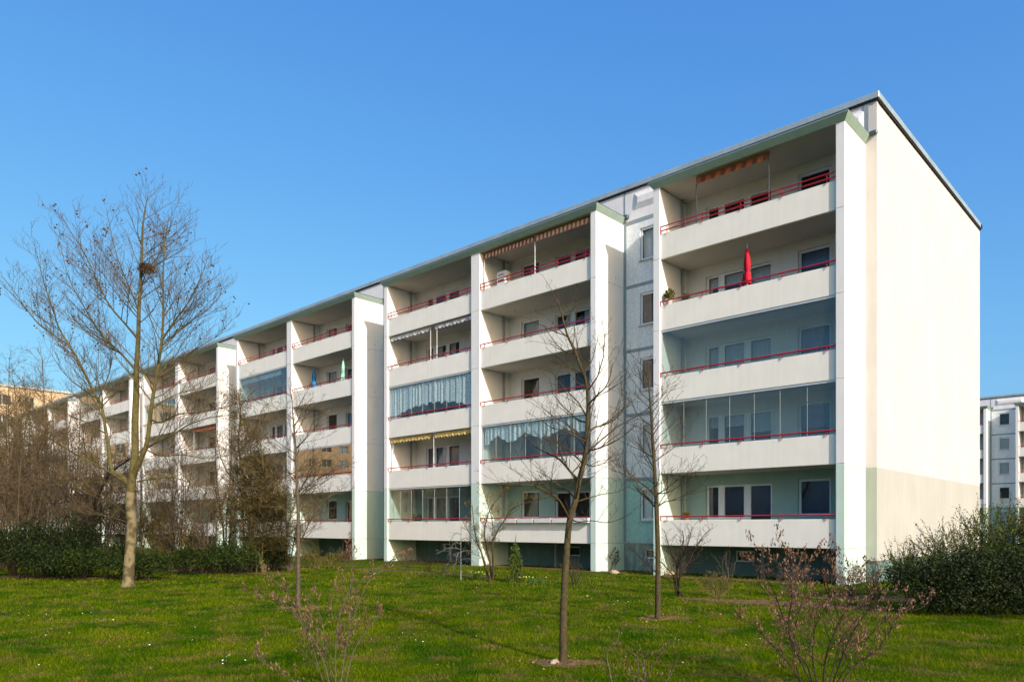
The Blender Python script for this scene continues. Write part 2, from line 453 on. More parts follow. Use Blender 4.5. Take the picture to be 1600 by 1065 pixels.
    for (a, b) in gaps:
        bw = .14
        for n in range(NST):
            z0, z1 = (LV[n] + .05, LV[n+1] - .10 if n < 4 else LV[5] - .12)
            wx = a + STAIRW[0]; wz = LV[n] + .98
            wb = wall_with_holes(a + bw, b, z0 + .0, z1, WY, [(wx, wx + STAIRW[1], wz, wz + STAIRW[2])], .12)
            wb.build("stair_wall", M['stair_green' if n == 0 else 'stair'], root)
            lg = [(.09, STAIRW[1] - .09, .10, STAIRW[2] - .09)]
            cur = ('curtain_w', 1.0, None) if rng.random() < .6 else None
            add_window(root, wx, wz, WY + .08, STAIRW[1], STAIRW[2], lg, 's', cur)
            sb = MB(); sb.box(a + bw, b, WY - .004, WY + .05, z1 + .001, (LV[n+1] + .05 if n < 4 else LV[5] + .06) - .001)
            sb.build("joint_band", M['band'], root)
        vb = MB(); vb.box(a, a + bw - .001, WY - .004, WY + .05, LV[0] + .05, LV[5] + .05); vb.build("joint_band", M['band'], root)
        wb = wall_with_holes(a, b, -.2, LV[0] + .0, WY + .03, [(a + 1.05, a + 1.75, .55, .95)], .1); wb.build("basement_wall", M['plinth_dirty'], root)
        add_window(root, a + 1.05, .55, WY + .10, .7, .4, [(.05, .65, .05, .35)], 'b', None, sill=False)
        lb = MB(); lb.box(a, b, WY - .01, WY + .05, LV[0] + .001, LV[0] + .049); lb.build("plinth_ledge", M['sill'], root)
    # attic wall with relief fields
    az0, az1 = LV[5] + .065, 16.58
    ab = MB(); ab.quad((left_end, WY, az0), (right_end - .33, WY, az0), (right_end - .33, WY, az1), (left_end, WY, az1)); ab.build("attic_wall", M['attic'], root)
    for (a, b) in gaps + [(sections[0][0] - 1.2, sections[0][0] + .02)]:
        fm = MB(); x0, x1 = (a + .55, b + .45) if b - a > 2 else (a, b); zc0, zc1 = az0 + .42, az1 - .20; t = .22; y0, y1 = WY - .005, WY - .10
        A_ = [(x0, y0, zc0), (x1, y0, zc0), (x1, y0, zc1), (x0, y0, zc1)]
        B_ = [(x0 + t, y1, zc0 + t), (x1 - t, y1, zc0 + t), (x1 - t, y1, zc1 - t), (x0 + t, y1, zc1 - t)]
        for k in range(4):
            k2 = (k + 1) % 4; fm.quad(A_[k], A_[k2], B_[k2], B_[k])
        fm.quad(*B_); fm.build("attic_relief", M['attic'], root)
        jb = MB(); xj = a + .02; jb.box(xj, xj + .07, WY - .012, WY + .02, az0, az1 - .001); jb.build("joint_band", M['band'], root)
        if b - a > 2:
            fb = MB(); fb.box(a + .02, a + .30, WY - .16, WY - .012, LV[5] + .16, LV[5] + .34, .02); fb.build("flashing", M['gutter'], root)
    # end strip and gable
    for (z0, z1, mu, mg) in ((LV[0] - .45, LV[1] - .03, 'edge_green', 'gable_green'), (LV[1] - .03, 16.58, 'edge', 'gable')):
        sb = MB()
        if z1 < 10: sb.quad((sections[0][0], WY, z0), (right_end, WY, z0), (right_end, WY, z1), (sections[0][0], WY, z1))
        else:
            sb.quad((sections[0][0], WY, z0), (right_end, WY, z0), (right_end, WY, LV[5] + .3), (sections[0][0], WY, LV[5] + .3))
            sb.quad((right_end - .30, WY - .002, LV[5] + .3), (right_end, WY - .002, LV[5] + .3), (right_end, WY - .002, z1), (right_end - .30, WY - .002, z1))
        sb.build("end_strip", M[mu], root)
        gb = MB(); zt = z1 + (rise if z1 > 10 else 0)
        gb.quad((right_end, WY, z0), (right_end, WY + depth, z0), (right_end, WY + depth, zt), (right_end, WY, z1))
        gb.build("gable_wall", M[mg], root)
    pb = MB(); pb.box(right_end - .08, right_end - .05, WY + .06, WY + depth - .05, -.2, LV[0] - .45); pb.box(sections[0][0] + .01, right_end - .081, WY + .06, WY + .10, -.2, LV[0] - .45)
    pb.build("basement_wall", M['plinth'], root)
    fb = MB(); fb.box(right_end - .42, right_end - .33 + .07, WY - .03, WY - .004, LV[5] + .34, 16.57); fb.build("joint_band", M['band'], root)
    fb = MB(); fb.box(right_end - .22, right_end + .03, WY - .12, WY - .004, LV[5] + .20, LV[5] + .335, .02); fb.build("flashing", M['gutter'], root)
    # body: back, left, roof
    bb = MB(); y0, y1 = WY + .06, WY + depth
    bb.quad((right_end, y1, -.2), (left_end, y1, -.2), (left_end, y1, 16.58 + rise), (right_end, y1, 16.58 + rise))
    bb.quad((left_end, y1, -.2), (left_end, WY, -.2), (left_end, WY, 16.58), (left_end, y1, 16.58 + rise))
    bb.build("rear_wall", M['gable'], root)
    rb = MB(); rb.quad((left_end, WY, 16.60), (right_end, WY, 16.60), (right_end, y1, 16.60 + rise), (left_end, y1, 16.60 + rise)); rb.build("roof", M['roof'], root)
    def strip(mb, p, q, o, z0, z1, dzp, dzq, inn):       # upright strip between plan points with outward offset
        pass
    o1, o2 = .09, .06
    cb = MB()
    # front cap
    cb.box(left_end - o1, right_end + o1, WY - o1, WY + .25, 16.62, 16.83, .012)
    # gable cap follows the rise
    for xe, sgn in ((right_end, 1), (left_end, -1)):
        xa, xb = sorted((xe + sgn * o1, xe - sgn * .25))
        ya, yb = WY + .251, y1 + o1
        za, zb = 16.62, 16.62 + rise
        V = [(xa, ya, za), (xb, ya, za), (xb, yb, zb), (xa, yb, zb)]
        W = [(p[0], p[1], p[2] + .21) for p in V]
        for k in range(4): cb.quad(V[k], V[(k+1) % 4], W[(k+1) % 4], W[k])
        cb.quad(*W); cb.quad(*V[::-1])
    cb.box(left_end - o1, right_end + o1, y1 - .2, y1 + o1 - .001, 16.62 + rise, 16.82 + rise)
    cb.build("roof_cap", M['zinc'], root)
    kb = MB(); kb.box(left_end - o2, right_end + o2, WY - o2, WY + .2, 16.56, 16.619)  # black strip added to stand in for the shade under the cap overhang
    for xe, sgn in ((right_end, 1),):
        xa, xb = xe - .1, xe + o2
        V = [(xa, WY + .2005, 16.54), (xb, WY + .2005, 16.54), (xb, y1, 16.54 + rise), (xa, y1, 16.54 + rise)]
        W = [(p[0], p[1], p[2] + .079) for p in V]
        for k in range(4): kb.quad(V[k], V[(k+1) % 4], W[(k+1) % 4], W[k])
        kb.quad(*V[::-1])
    kb.build("cap_shadow_strip", M['black'], root)
    return root, bays

# main block: local x = world x + 8.12
S_MAIN = [(-.37, 1)] + [(-10.43 - 17.3 * i, 2) for i in range(6)]
GL = {(0, 'L', 2): ('bal_glass', 4), (0, 'L', 1): ('bal_glass', 7), (1, 'R', 1): ('bal_glass', 7), (1, 'L', 2): ('bal_glass2', 7),
      (1, 'L', 0): ('bal_glass2', 7), (2, 'R', 1): ('mirror_glass', 4), (2, 'L', 3): ('bal_glass', 4), (3, 'L', 1): ('bal_glass2', 7),
      (4, 'L', 4): ('bal_glass', 4), (4, 'R', 2): ('bal_glass', 4), (4, 'L', 2): ('bal_glass', 4), (3, 'L', 3): ('bal_glass2', 7), (5, 'R', 1): ('bal_glass', 4)}
MX, MY = -8.12, 25.045
main, MBAYS = block("apartment_block", "long white five storey apartment block with red railed balconies filling the picture", (MX, MY, 0), 0,
             0.0, -112.0, S_MAIN, GL, seed=4)
# its twin, seen past the gable on the right
S_FAR = [(17.0, 2), (17.0 - 17.3, 2), (17.0 - 34.6, 2)]
far, _ = block("apartment_block", "grey white block far off at the right edge, seen past the gable", (-17.35, 97.5, 0), 0,
             24.0, 17.0 - 34.6 - 20.0, S_FAR, {}, seed=9)
# ------------------------------------------------------------------ plants: batch builders
class Twigs:
    """collects tapering polylines and turns them into one mesh with numpy"""
    def __init__(s): s.d = {}
    def add(s, pts, rad, sides): s.d.setdefault((len(pts), sides), []).append((pts, rad))
    def count(s): return sum(len(v) for v in s.d.values())
    def mesh(s, name, m):
        Vs, Fs, base = [], [], 0
        for (n, k), lst in s.d.items():
            P = np.array([a for a, _ in lst], dtype=np.float64); Rr = np.array([b for _, b in lst], dtype=np.float64)
            N = len(lst)
            T = np.empty_like(P); T[:, 1:-1] = P[:, 2:] - P[:, :-2]; T[:, 0] = P[:, 1] - P[:, 0]; T[:, -1] = P[:, -1] - P[:, -2]
            T /= np.linalg.norm(T, axis=2, keepdims=True) + 1e-9
            D = P[:, -1] - P[:, 0]; D /= np.linalg.norm(D, axis=1, keepdims=True) + 1e-9
            ref = np.where(np.abs(D[:, 2:3]) < .8, np.array([[0, 0, 1.]]), np.array([[1., 0, 0]]))
            A = np.cross(T, ref[:, None, :]); A /= np.linalg.norm(A, axis=2, keepdims=True) + 1e-9
            B = np.cross(T, A)
            an = 2 * np.pi * np.arange(k) / k
            ring = P[:, :, None, :] + Rr[:, :, None, None] * (A[:, :, None, :] * np.cos(an)[None, None, :, None] + B[:, :, None, :] * np.sin(an)[None, None, :, None])
            Vs.append(ring.reshape(-1, 3))
            i = np.arange(n - 1)[:, None]; j = np.arange(k)[None, :]
            f = np.stack([i*k + j, i*k + (j+1) % k, (i+1)*k + (j+1) % k, (i+1)*k + j], axis=2).reshape(-1, 4)
            Fs.append((base + np.arange(N)[:, None, None] * (n * k) + f[None]).reshape(-1, 4))
            base += N * n * k
        return np_mesh(name, np.concatenate(Vs), np.concatenate(Fs), m, True)
def np_mesh(name, V, F, m, smooth=False, attr=None):
    me = bpy.data.meshes.new(name); nv, nf, w = len(V), len(F), F.shape[1]
    me.vertices.add(nv); me.vertices.foreach_set("co", np.ascontiguousarray(V, dtype=np.float32).ravel())
    me.loops.add(nf * w); me.loops.foreach_set("vertex_index", np.ascontiguousarray(F, dtype=np.int32).ravel())
    me.polygons.add(nf); me.polygons.foreach_set("loop_start", np.arange(0, nf * w, w, dtype=np.int32))
    if smooth: me.polygons.foreach_set("use_smooth", np.ones(nf, dtype=bool))
    if attr is not None:
        a = me.attributes.new("tone", 'FLOAT', 'POINT'); a.data.foreach_set("value", np.ascontiguousarray(attr, dtype=np.float32))
    me.materials.append(m); me.update(calc_edges=True); return me
def rnd_dirs(rs, n):
    v = rs.normal(size=(n, 3)); return v / np.linalg.norm(v, axis=1, keepdims=True)
def leaf_mesh(name, C, size, m, rs, up=0.0, aspect=.5, axis=None, tone=None):
    """folded diamond leaves (two triangles) at the points C"""
    n = len(C); a = rnd_dirs(rs, n) if axis is None else axis + rs.normal(size=(n, 3)) * .35
    a[:, 2] += up; a /= np.linalg.norm(a, axis=1, keepdims=True) + 1e-9
    b = np.cross(a, rnd_dirs(rs, n)); b /= np.linalg.norm(b, axis=1, keepdims=True) + 1e-9
    c = np.cross(a, b)
    s = (size * (.6 + .8 * rs.random(n)))[:, None]
    p0 = C - a * s * .5; p2 = C + a * s * .5; p1 = C + b * s * aspect * .5 + c * s * .10; p3 = C - b * s * aspect * .5 + c * s * .10
    V = np.stack([p0, p1, p2, p3], 1).reshape(-1, 3); i = np.arange(n)[:, None] * 4
    F = np.concatenate([i + np.array([[0, 1, 2]]), i + np.array([[0, 2, 3]])], 0)
    t = rs.random(n) if tone is None else tone
    return np_mesh(name, V, F, m, False, np.repeat(t, 4))

class Grow:
    def __init__(s, seed, levels, minr=.0028):
        """levels: per depth dict(n per metre, ang, len ratio, up, wob, seg, sides)"""
        s.r = random.Random(seed); s.L = levels; s.minr = minr; s.tips = []; s.out = {}
    def rv(s, a): g = s.r.gauss; return Vector((g(0, a), g(0, a), g(0, a)))
    def put(s, pts, rad, lvl, sides):
        s.out.setdefault(lvl, Twigs()).add([tuple(p) for p in pts], rad, sides)
    def limb(s, pts, r0, r1, lvl=0, sides=8, t0=.15, kids=True, length=None):
        """guided limb through points (smoothed), then side branches"""
        P = smooth(pts, 3)
        n = len(P); rad = [r0 + (r1 - r0) * (i / (n - 1)) ** .8 for i in range(n)]
        s.put(P, rad, lvl, sides)
        if kids: s.kids(P, rad, lvl, t0, length)
        return P, rad
    def kids(s, P, rad, lvl, t0, length=None):
        if lvl >= len(s.L): return
        q = s.L[lvl]; seg = [(P[i+1] - P[i]).length for i in range(len(P) - 1)]; tot = sum(seg)
        if length is None: length = tot
        cnt = q['n'] * tot * (1 - t0); k = int(cnt) + (1 if s.r.random() < cnt % 1 else 0)
        for j in range(k):
            t = t0 + (1 - t0) * ((j + s.r.random()) / max(1, k)); d = t * tot; i = 0
            while i < len(seg) - 1 and d > seg[i]: d -= seg[i]; i += 1
            f = min(1, d / max(seg[i], 1e-6)); p = P[i].lerp(P[i+1], f); r = rad[i] + (rad[i+1] - rad[i]) * f
            ax = (P[i+1] - P[i]).normalized()
            side = ax.cross(s.rv(1)).normalized()
            if side.z < -.3 and q.get('noDown', True): side.z *= -.4; side.normalize()
            an = R(q['ang'] + s.r.gauss(0, 9)); dr = (ax * math.cos(an) + side * math.sin(an)).normalized()
            ln = length * q['len'] * (1.05 - q.get('tip', .5) * t) * s.r.uniform(.65, 1.25)
            ln = max(q.get('min', .08), min(q.get('max', 9), ln))
            s.branch(p, dr, ln, min(r * q.get('rr', .6), .004 + ln * q.get('rl', .011)), lvl + 1)
    def branch(s, p, d, ln, r, lvl):
        q = s.L[lvl - 1]; n = q.get('seg', 4); st = ln / n; P = [p.copy()]; d = d.copy()
        for i in range(n):
            d = (d + s.rv(q['wob']) + Vector((0, 0, q['up'])) / n).normalized(); P.append(P[-1] + d * st)
        r = max(r, s.minr); rad = [max(s.minr * .7, r * (1 - .8 * i / n)) for i in range(n + 1)]
        s.put(P, rad, lvl, q.get('sides', 4 if lvl < 2 else 3)); s.tips.append((P[-1], d, lvl, P[-2]))
        s.kids(P, rad, lvl, .12)
def smooth(pts, sub):
    P = [Vector(p) for p in pts]; out = []
    for i in range(len(P) - 1):
        a = P[max(i-1, 0)]; b = P[i]; c = P[i+1]; d = P[min(i+2, len(P)-1)]
        for k in range(sub):
            t = k / sub
            out.append(.5 * ((2*b) + (c - a)*t + (2*a - 5*b + 4*c - d)*t*t + (3*b - a - 3*c + d)*t**3))
    out.append(P[-1]); return out
def px_path(pts, depth, k0=0.0):
    """pixel polyline [(x, y, depth offset)] -> world points"""
    return [at(p[0], p[1], depth + (p[2] if len(p) > 2 else 0)) for p in pts]

def bark(name, col, col2, scale=14, bump=.5):
    return mat(name, col, .9, .2, scale, bump, 45, col2=col2, spec=.15)
def leafy(name, c1, c2, rough=.55, spec=.35, trans=.25):
    m = bpy.data.materials.new(name); m.use_nodes = True
    t = m.node_tree; N = t.nodes; L = t.links; b = N["Principled BSDF"]; out = [n for n in N if n.type == 'OUTPUT_MATERIAL'][0]
    at_ = N.new("ShaderNodeAttribute"); at_.attribute_name = "tone"
    rp = N.new("ShaderNodeValToRGB"); rp.color_ramp.elements[0].color = (*c1, 1); rp.color_ramp.elements[1].color = (*c2, 1)
    L.new(at_.outputs["Fac"], rp.inputs[0]); L.new(rp.outputs[0], b.inputs["Base Color"])
    b.inputs["Roughness"].default_value = rough; b.inputs["Specular IOR Level"].default_value = spec
    tr = N.new("ShaderNodeBsdfTranslucent"); L.new(rp.outputs[0], tr.inputs[0])
    mx = N.new("ShaderNodeMixShader"); mx.inputs[0].default_value = trans
    L.new(b.outputs[0], mx.inputs[1]); L.new(tr.outputs[0], mx.inputs[2]); L.new(mx.outputs[0], out.inputs[0])
    return m
VM = dict(
    plane_trunk=bark("plane_bark", (.20, .165, .092), (.085, .072, .036), 4.5, 1.0),
    plane=bark("mossy_bark", (.135, .115, .04), (.06, .054, .022), 9),
    young=bark("young_bark", (.080, .064, .030), (.042, .034, .017), 20),
    twig=bark("grey_brown_twig", (.085, .062, .040), (.05, .037, .026), 20, .0),
    plane_twig=bark("plane_twig", (.175, .118, .068), (.085, .058, .035), 20, .0),
    brown=bark("brown_twig", (.140, .105, .062), (.075, .056, .035), 12, .0),
    ochre=bark("ochre_twig", (.185, .132, .062), (.10, .073, .036), 12, .0),
    dark=bark("dark_bark", (.042, .03, .022), (.022, .016, .012), 12),
    greystem=bark("grey_stem", (.115, .092, .066), (.062, .05, .037), 18),
    dead=bark("dead_grey_wood", (.20, .225, .22), (.12, .13, .125), 18),
    ball=mat("seed_ball", (.085, .055, .032), .9, .2, 40),
    nest=bark("nest_sticks", (.06, .035, .018), (.03, .018, .01), 30, 0),
    ever=leafy("evergreen_leaf", (.005, .011, .002), (.026, .042, .006), .62, .22, .12),
    ever2=leafy("privet_leaf", (.009, .021, .003), (.046, .073, .009), .62, .2, .2),
    fresh=leafy("fresh_leaf", (.055, .075, .008), (.16, .19, .022), .6, .25, .4),
    dolive=leafy("dark_olive_needle", (.030, .028, .008), (.095, .078, .026), .8, .1, .15),
    olive=leafy("olive_bud", (.09, .075, .018), (.19, .16, .04), .7, .15, .3),
    pink=leafy("pink_bud_leaf", (.13, .068, .04), (.30, .175, .112), .65, .2, .35),
    yellow=leafy("forsythia", (.16, .12, .012), (.32, .24, .02), .6, .2, .3),
    conifer=leafy("thuja_frond", (.028, .05, .009), (.09, .13, .02), .7, .15, .1),
    blade=None,
)
def tree(name, label, cat, base, grow, m_trunk, m_limb, m_twig, group=None, trunk_lv=0):
    root = empty(name, base, 0, label, cat, group)
    for lvl, tw in sorted(grow.out.items()):
        nm = "trunk" if lvl == 0 else ("limbs" if lvl == .5 else ("branches" if lvl == 1 else "twigs"))
        mm = m_trunk if lvl == 0 else (m_limb if lvl in (.5, 1) else m_twig)
        o = obj(nm, tw.mesh(nm, mm), root); o.location = -Vector(base)
        if lvl >= 1: o["kind"] = "stuff"
    return root
def add_leaves(root, name, me, base):
    o = obj(name, me, root); o.location = -Vector(base); o["kind"] = "stuff"; return o

_r = [n for n in VM['plane_trunk'].node_tree.nodes if n.type == 'VALTORGB'][0].color_ramp
_r.elements[0].position = .43; _r.elements[1].position = .55
# ------------------------------------------------------------------ ground
def lawn_mat(name, for_blades):
    m = bpy.data.materials.new(name); m.use_nodes = True
    t = m.node_tree; N = t.nodes; L = t.links; b = N["Principled BSDF"]
    b.inputs["Roughness"].default_value = .8; b.inputs["Specular IOR Level"].default_value = .02
    geo = N.new("ShaderNodeNewGeometry")
    def noise(sc_, det, pos, c0, c1):
        n = N.new("ShaderNodeTexNoise"); n.inputs["Scale"].default_value = sc_; n.inputs["Detail"].default_value = det
        L.new(geo.outputs["Position"], n.inputs["Vector"])
        r = N.new("ShaderNodeValToRGB"); r.color_ramp.elements[0].position = pos[0]; r.color_ramp.elements[1].position = pos[1]
        r.color_ramp.elements[0].color = (*c0, 1); r.color_ramp.elements[1].color = (*c1, 1)
        L.new(n.outputs[0], r.inputs[0]); return r.outputs[0]
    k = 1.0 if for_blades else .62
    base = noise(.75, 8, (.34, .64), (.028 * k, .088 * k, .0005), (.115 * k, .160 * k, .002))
    dry = noise(1.6, 9, (.49, .69), (0, 0, 0), (.8, .8, .8))
    mx = N.new("ShaderNodeMix"); mx.data_type = 'RGBA'; L.new(dry, mx.inputs[0]); L.new(base, mx.inputs[6]); mx.inputs[7].default_value = (.185 * k, .150 * k, .030, 1)
    out = mx.outputs[2]
    if for_blades:
        at_ = N.new("ShaderNodeAttribute"); at_.attribute_name = "tone"
        rp = N.new("ShaderNodeValToRGB"); rp.color_ramp.elements[0].color = (.45, .55, .4, 1); rp.color_ramp.elements[1].color = (1.7, 1.55, 1.5, 1)
        L.new(at_.outputs["Fac"], rp.inputs[0])
        m2 = N.new("ShaderNodeMix"); m2.data_type = 'RGBA'; m2.blend_type = 'MULTIPLY'; m2.inputs[0].default_value = 1
        L.new(out, m2.inputs[6]); L.new(rp.outputs[0], m2.inputs[7]); out = m2.outputs[2]
        tr = N.new("ShaderNodeBsdfTranslucent"); L.new(out, tr.inputs[0]); L.new(out, b.inputs[0])
        ms = N.new("ShaderNodeMixShader"); ms.inputs[0].default_value = .3
        o_ = [n for n in N if n.type == 'OUTPUT_MATERIAL'][0]
        L.new(b.outputs[0], ms.inputs[1]); L.new(tr.outputs[0], ms.inputs[2]); L.new(ms.outputs[0], o_.inputs[0])
    else:
        L.new(out, b.inputs[0])
        n3 = N.new("ShaderNodeTexNoise"); n3.inputs["Scale"].default_value = 22; n3.inputs["Detail"].default_value = 5
        L.new(geo.outputs["Position"], n3.inputs["Vector"])
        bp = N.new("ShaderNodeBump"); bp.inputs["Strength"].default_value = .9; bp.inputs["Distance"].default_value = .06
        L.new(n3.outputs[0], bp.inputs["Height"]); L.new(bp.outputs[0], b.inputs["Normal"])
    return m
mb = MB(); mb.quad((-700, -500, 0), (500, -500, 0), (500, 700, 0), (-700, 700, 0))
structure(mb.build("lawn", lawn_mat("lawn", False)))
soil_m = mat("bare_soil", (.155, .092, .042), .95, .2, 9, 1.0, 40, col2=(.062, .038, .018))
SOIL = []                                            # (x, y, rx, ry, rot)
def soil(px, py, rx, ry, rot=0, name="soil_patch"):
    c, _ = gnd(px, py); rs = random.Random(int(px * 7 + py)); n = 36
    mb = MB(); pts = []
    ph = [rs.uniform(0, 6.28) for _ in range(5)]
    for i in range(n):
        a = 2 * math.pi * i / n; w = 1 + .16 * math.sin(3*a + ph[0]) + .12 * math.sin(5*a + ph[1]) + .08 * math.sin(9*a + ph[2]) + .06 * math.sin(14*a + ph[3])
        x, y = rx * w * math.cos(a), ry * w * math.sin(a); pts.append((x * math.cos(rot) - y * math.sin(rot), x * math.sin(rot) + y * math.cos(rot), 0))
    K = 9; mb.v = [(0, 0, .02)]                       # crumbly rings
    for k in range(1, K + 1):
        for (x, y, _) in pts: mb.v.append((x * k / K, y * k / K, (0 if k == K else rs.uniform(.002, .035))))
    mb.f = [(0, i + 1, (i + 1) % n + 1) for i in range(n)] + [(1 + (k-1)*n + i, 1 + k*n + i, 1 + k*n + (i+1) % n, 1 + (k-1)*n + (i+1) % n) for k in range(1, K) for i in range(n)]; mb.m = [0] * len(mb.f)
    o = mb.build(name, soil_m); o.location = (c.x, c.y, .004 + .0007 * len(SOIL)); structure(o); SOIL.append((c.x, c.y, rx, ry, rot))
CR = math.pi / 2 - TH                                # rotation of the picture plane in plan
soil(885, 1036, .50, .28, CR); soil(1036, 966, .60, .34, CR); soil(470, 950, .5, .3, CR)
soil(610, 891, 3.0, .45, R(4), "flower_bed"); soil(735, 900, 1.7, .35, R(-8), "flower_bed")
soil(1240, 944, 2.3, .5, R(12), "flower_bed"); soil(1380, 935, 1.6, .8, R(20), "flower_bed"); soil(1120, 938, .9, .35, R(10), "flower_bed")
soil(80, 902, 4.2, .6, R(32), "flower_bed"); soil(320, 893, 4.0, .8, R(20), "flower_bed"); soil(420, 886, 2.4, 1.0, R(20), "flower_bed")
soil(860, 889, 4.5, .35, R(0), "flower_bed"); soil(1120, 905, 3.2, .35, R(0), "flower_bed")
# grass blades: real blades where the camera stands near enough to tell them apart
def grass():
    rs = np.random.RandomState(5); parts = []
    for (d0, d1, dens, hgt, wid) in ((8.0, 11.5, 1500, .050, .0070), (11.5, 16.0, 850, .052, .0095), (16.0, 23.0, 330, .056, .015), (23.0, 36.0, 110, .062, .026)):
        tw = 1.0; area = (d1 * d1 - d0 * d0) * .86
        n = int(area * dens * 1.0)
        d = np.sqrt(rs.uniform(d0 * d0, d1 * d1, n)); t = rs.uniform(-.80, .80, n)
        x = (SN * t - CS) * d; y = (CS * t + SN) * d
        keep = y < MY + 2.0
        for (cx, cy, rx, ry, ro) in SOIL:
            u = (x - cx) * math.cos(ro) + (y - cy) * math.sin(ro); v = -(x - cx) * math.sin(ro) + (y - cy) * math.cos(ro)
            e = (u / rx) ** 2 + (v / ry) ** 2
            keep &= rs.random(n) < np.clip((e - .25) / .9, .10, 1)
        x, y = x[keep], y[keep]; n = len(x)
        cl = .5 + .5 * np.sin(x * 1.9 + 1.3 * np.sin(y * 1.1)) * np.sin(y * 2.3 + 1.7 * np.sin(x * .9))     # taller tufts
        tuft = .5 + .5 * np.sin(x * 6.1 + 2 * np.sin(y * 3.7)) * np.sin(y * 5.3 + 2 * np.sin(x * 4.1))
        h = hgt * (.35 + .45 * cl + 1.0 * tuft ** 3) * (.6 + .8 * rs.random(n))
        az = rs.uniform(0, 2 * np.pi, n); ln = rs.uniform(.15, .9, n) * h
        w = wid * (.6 + .8 * rs.random(n)) * .5; a2 = rs.uniform(0, np.pi, n)
        B = np.stack([x, y, np.full(n, .002)], 1); W = np.stack([np.cos(a2) * w, np.sin(a2) * w, np.zeros(n)], 1)
        T = B + np.stack([np.cos(az) * ln, np.sin(az) * ln, h], 1)
        parts.append((np.stack([B - W, B + W, T], 1).reshape(-1, 3), rs.random(n)))
    V = np.concatenate([p[0] for p in parts]); t = np.concatenate([p[1] for p in parts])
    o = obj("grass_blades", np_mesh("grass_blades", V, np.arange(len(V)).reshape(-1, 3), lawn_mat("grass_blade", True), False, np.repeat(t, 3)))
    tag(o, "short green and straw coloured grass covering the lawn", "grass", kind="stuff")
grass()
def daisies():
    rs = np.random.RandomState(8); P = []
    for (px, py, sx_, sy_, n) in ((75, 965, 40, 5, 18), (30, 972, 30, 6, 8), (155, 970, 14, 2, 9), (345, 1036, 25, 5, 8), (70, 990, 15, 3, 6), (965, 905, 40, 5, 22), (930, 917, 30, 5, 14),
                                  (740, 922, 35, 4, 14), (1010, 945, 35, 3, 12), (700, 1000, 60, 12, 8), (640, 893, 30, 4, 10), (560, 905, 60, 8, 10), (1100, 1000, 80, 20, 10), (850, 945, 100, 12, 12), (240, 1000, 120, 30, 10)):
        for _ in range(n):
            x, y = rs.normal(px, sx_), rs.normal(py, sy_)
            if y > 895: P.append(gnd(x, y)[0])
    V, F = [], []
    for p in P:
        r = rs.uniform(.008, .013); z = rs.uniform(.045, .075); b = len(V); k = 7; tx, ty = rs.normal(0, .25, 2)
        V.append((p.x, p.y, z + .004))
        for i in range(k):
            a = 6.283 * i / k; c_, s_ = math.cos(a) * r, math.sin(a) * r; V.append((p.x + c_, p.y + s_, z + c_ * tx + s_ * ty))
        F += [(b, b + 1 + i, b + 1 + (i + 1) % k) for i in range(k)]
    o = obj("daisies", np_mesh("daisies", np.array(V), np.array(F), mat("daisy_petal", (.8, .8, .76), .7, .02)))
    tag(o, "tiny white daisies scattered over the lawn", "flowers", kind="stuff")
daisies()
def litter():
    rs = np.random.RandomState(14); C = []
    for (px, py, sx_, sy_, n) in ((885, 1036, 70, 9, 90), (1036, 966, 60, 6, 70), (1240, 946, 110, 8, 160), (470, 950, 50, 5, 40), (620, 893, 120, 5, 90), (1120, 938, 45, 5, 60), (800, 960, 420, 45, 240), (80, 906, 90, 3, 80), (330, 893, 70, 3, 60)):
        for _ in range(n):
            x, y = rs.normal(px, sx_), rs.normal(py, sy_)
            if y > 886: p = gnd(x, y)[0]; C.append((p.x, p.y, rs.uniform(.02, .05)))
    o = obj("leaf_litter", leaf_mesh("leaf_litter", np.array(C), .045, leafy("dead_leaf", (.10, .05, .02), (.30, .19, .09), .8, .1, .2), rs, 0, .6))
    tag(o, "brown dead leaves lying on the grass and soil", "leaves", kind="stuff")
litter()

# ------------------------------------------------------------------ the big plane tree on the left
pb, pd = gnd(200, 916)
g = Grow(11, [dict(n=6.2, ang=48, len=.76, up=.38, wob=.10, seg=5, sides=4, max=2.7, rl=.0075, rr=.5, tip=.74),
              dict(n=6.0, ang=44, len=.50, up=.30, wob=.13, seg=4, sides=3, max=1.2, rl=.006),
              dict(n=6.0, ang=40, len=.55, up=.25, wob=.14, seg=3, sides=3, max=.6, min=.2, rl=.008)], .0042)
def LB(pts, r0, r1, sides=7, t0=.15, ln=None): return g.limb(px_path(pts, pd), r0, r1, 0.5 if False else 0, sides, t0, True, ln)
tr = Twigs()
P, rd = g.limb(px_path([(200, 918), (201, 895), (204, 850), (206, 815), (203, 780), (207, 745), (211, 705), (211, 660), (213, 610), (213, 578)], pd), .27, .135, 0, 12, .9, False)
g.out[0].d.clear(); n_ = len(P); rad = [.235, .195, .176] + [.168 - (.168 - .085) * (i / (n_ - 4)) for i in range(n_ - 3)]
cut = 13; g.put(P[:cut + 1], rad[:cut + 1], 0, 14); g.put(P[cut:], rad[cut:], .5, 12)
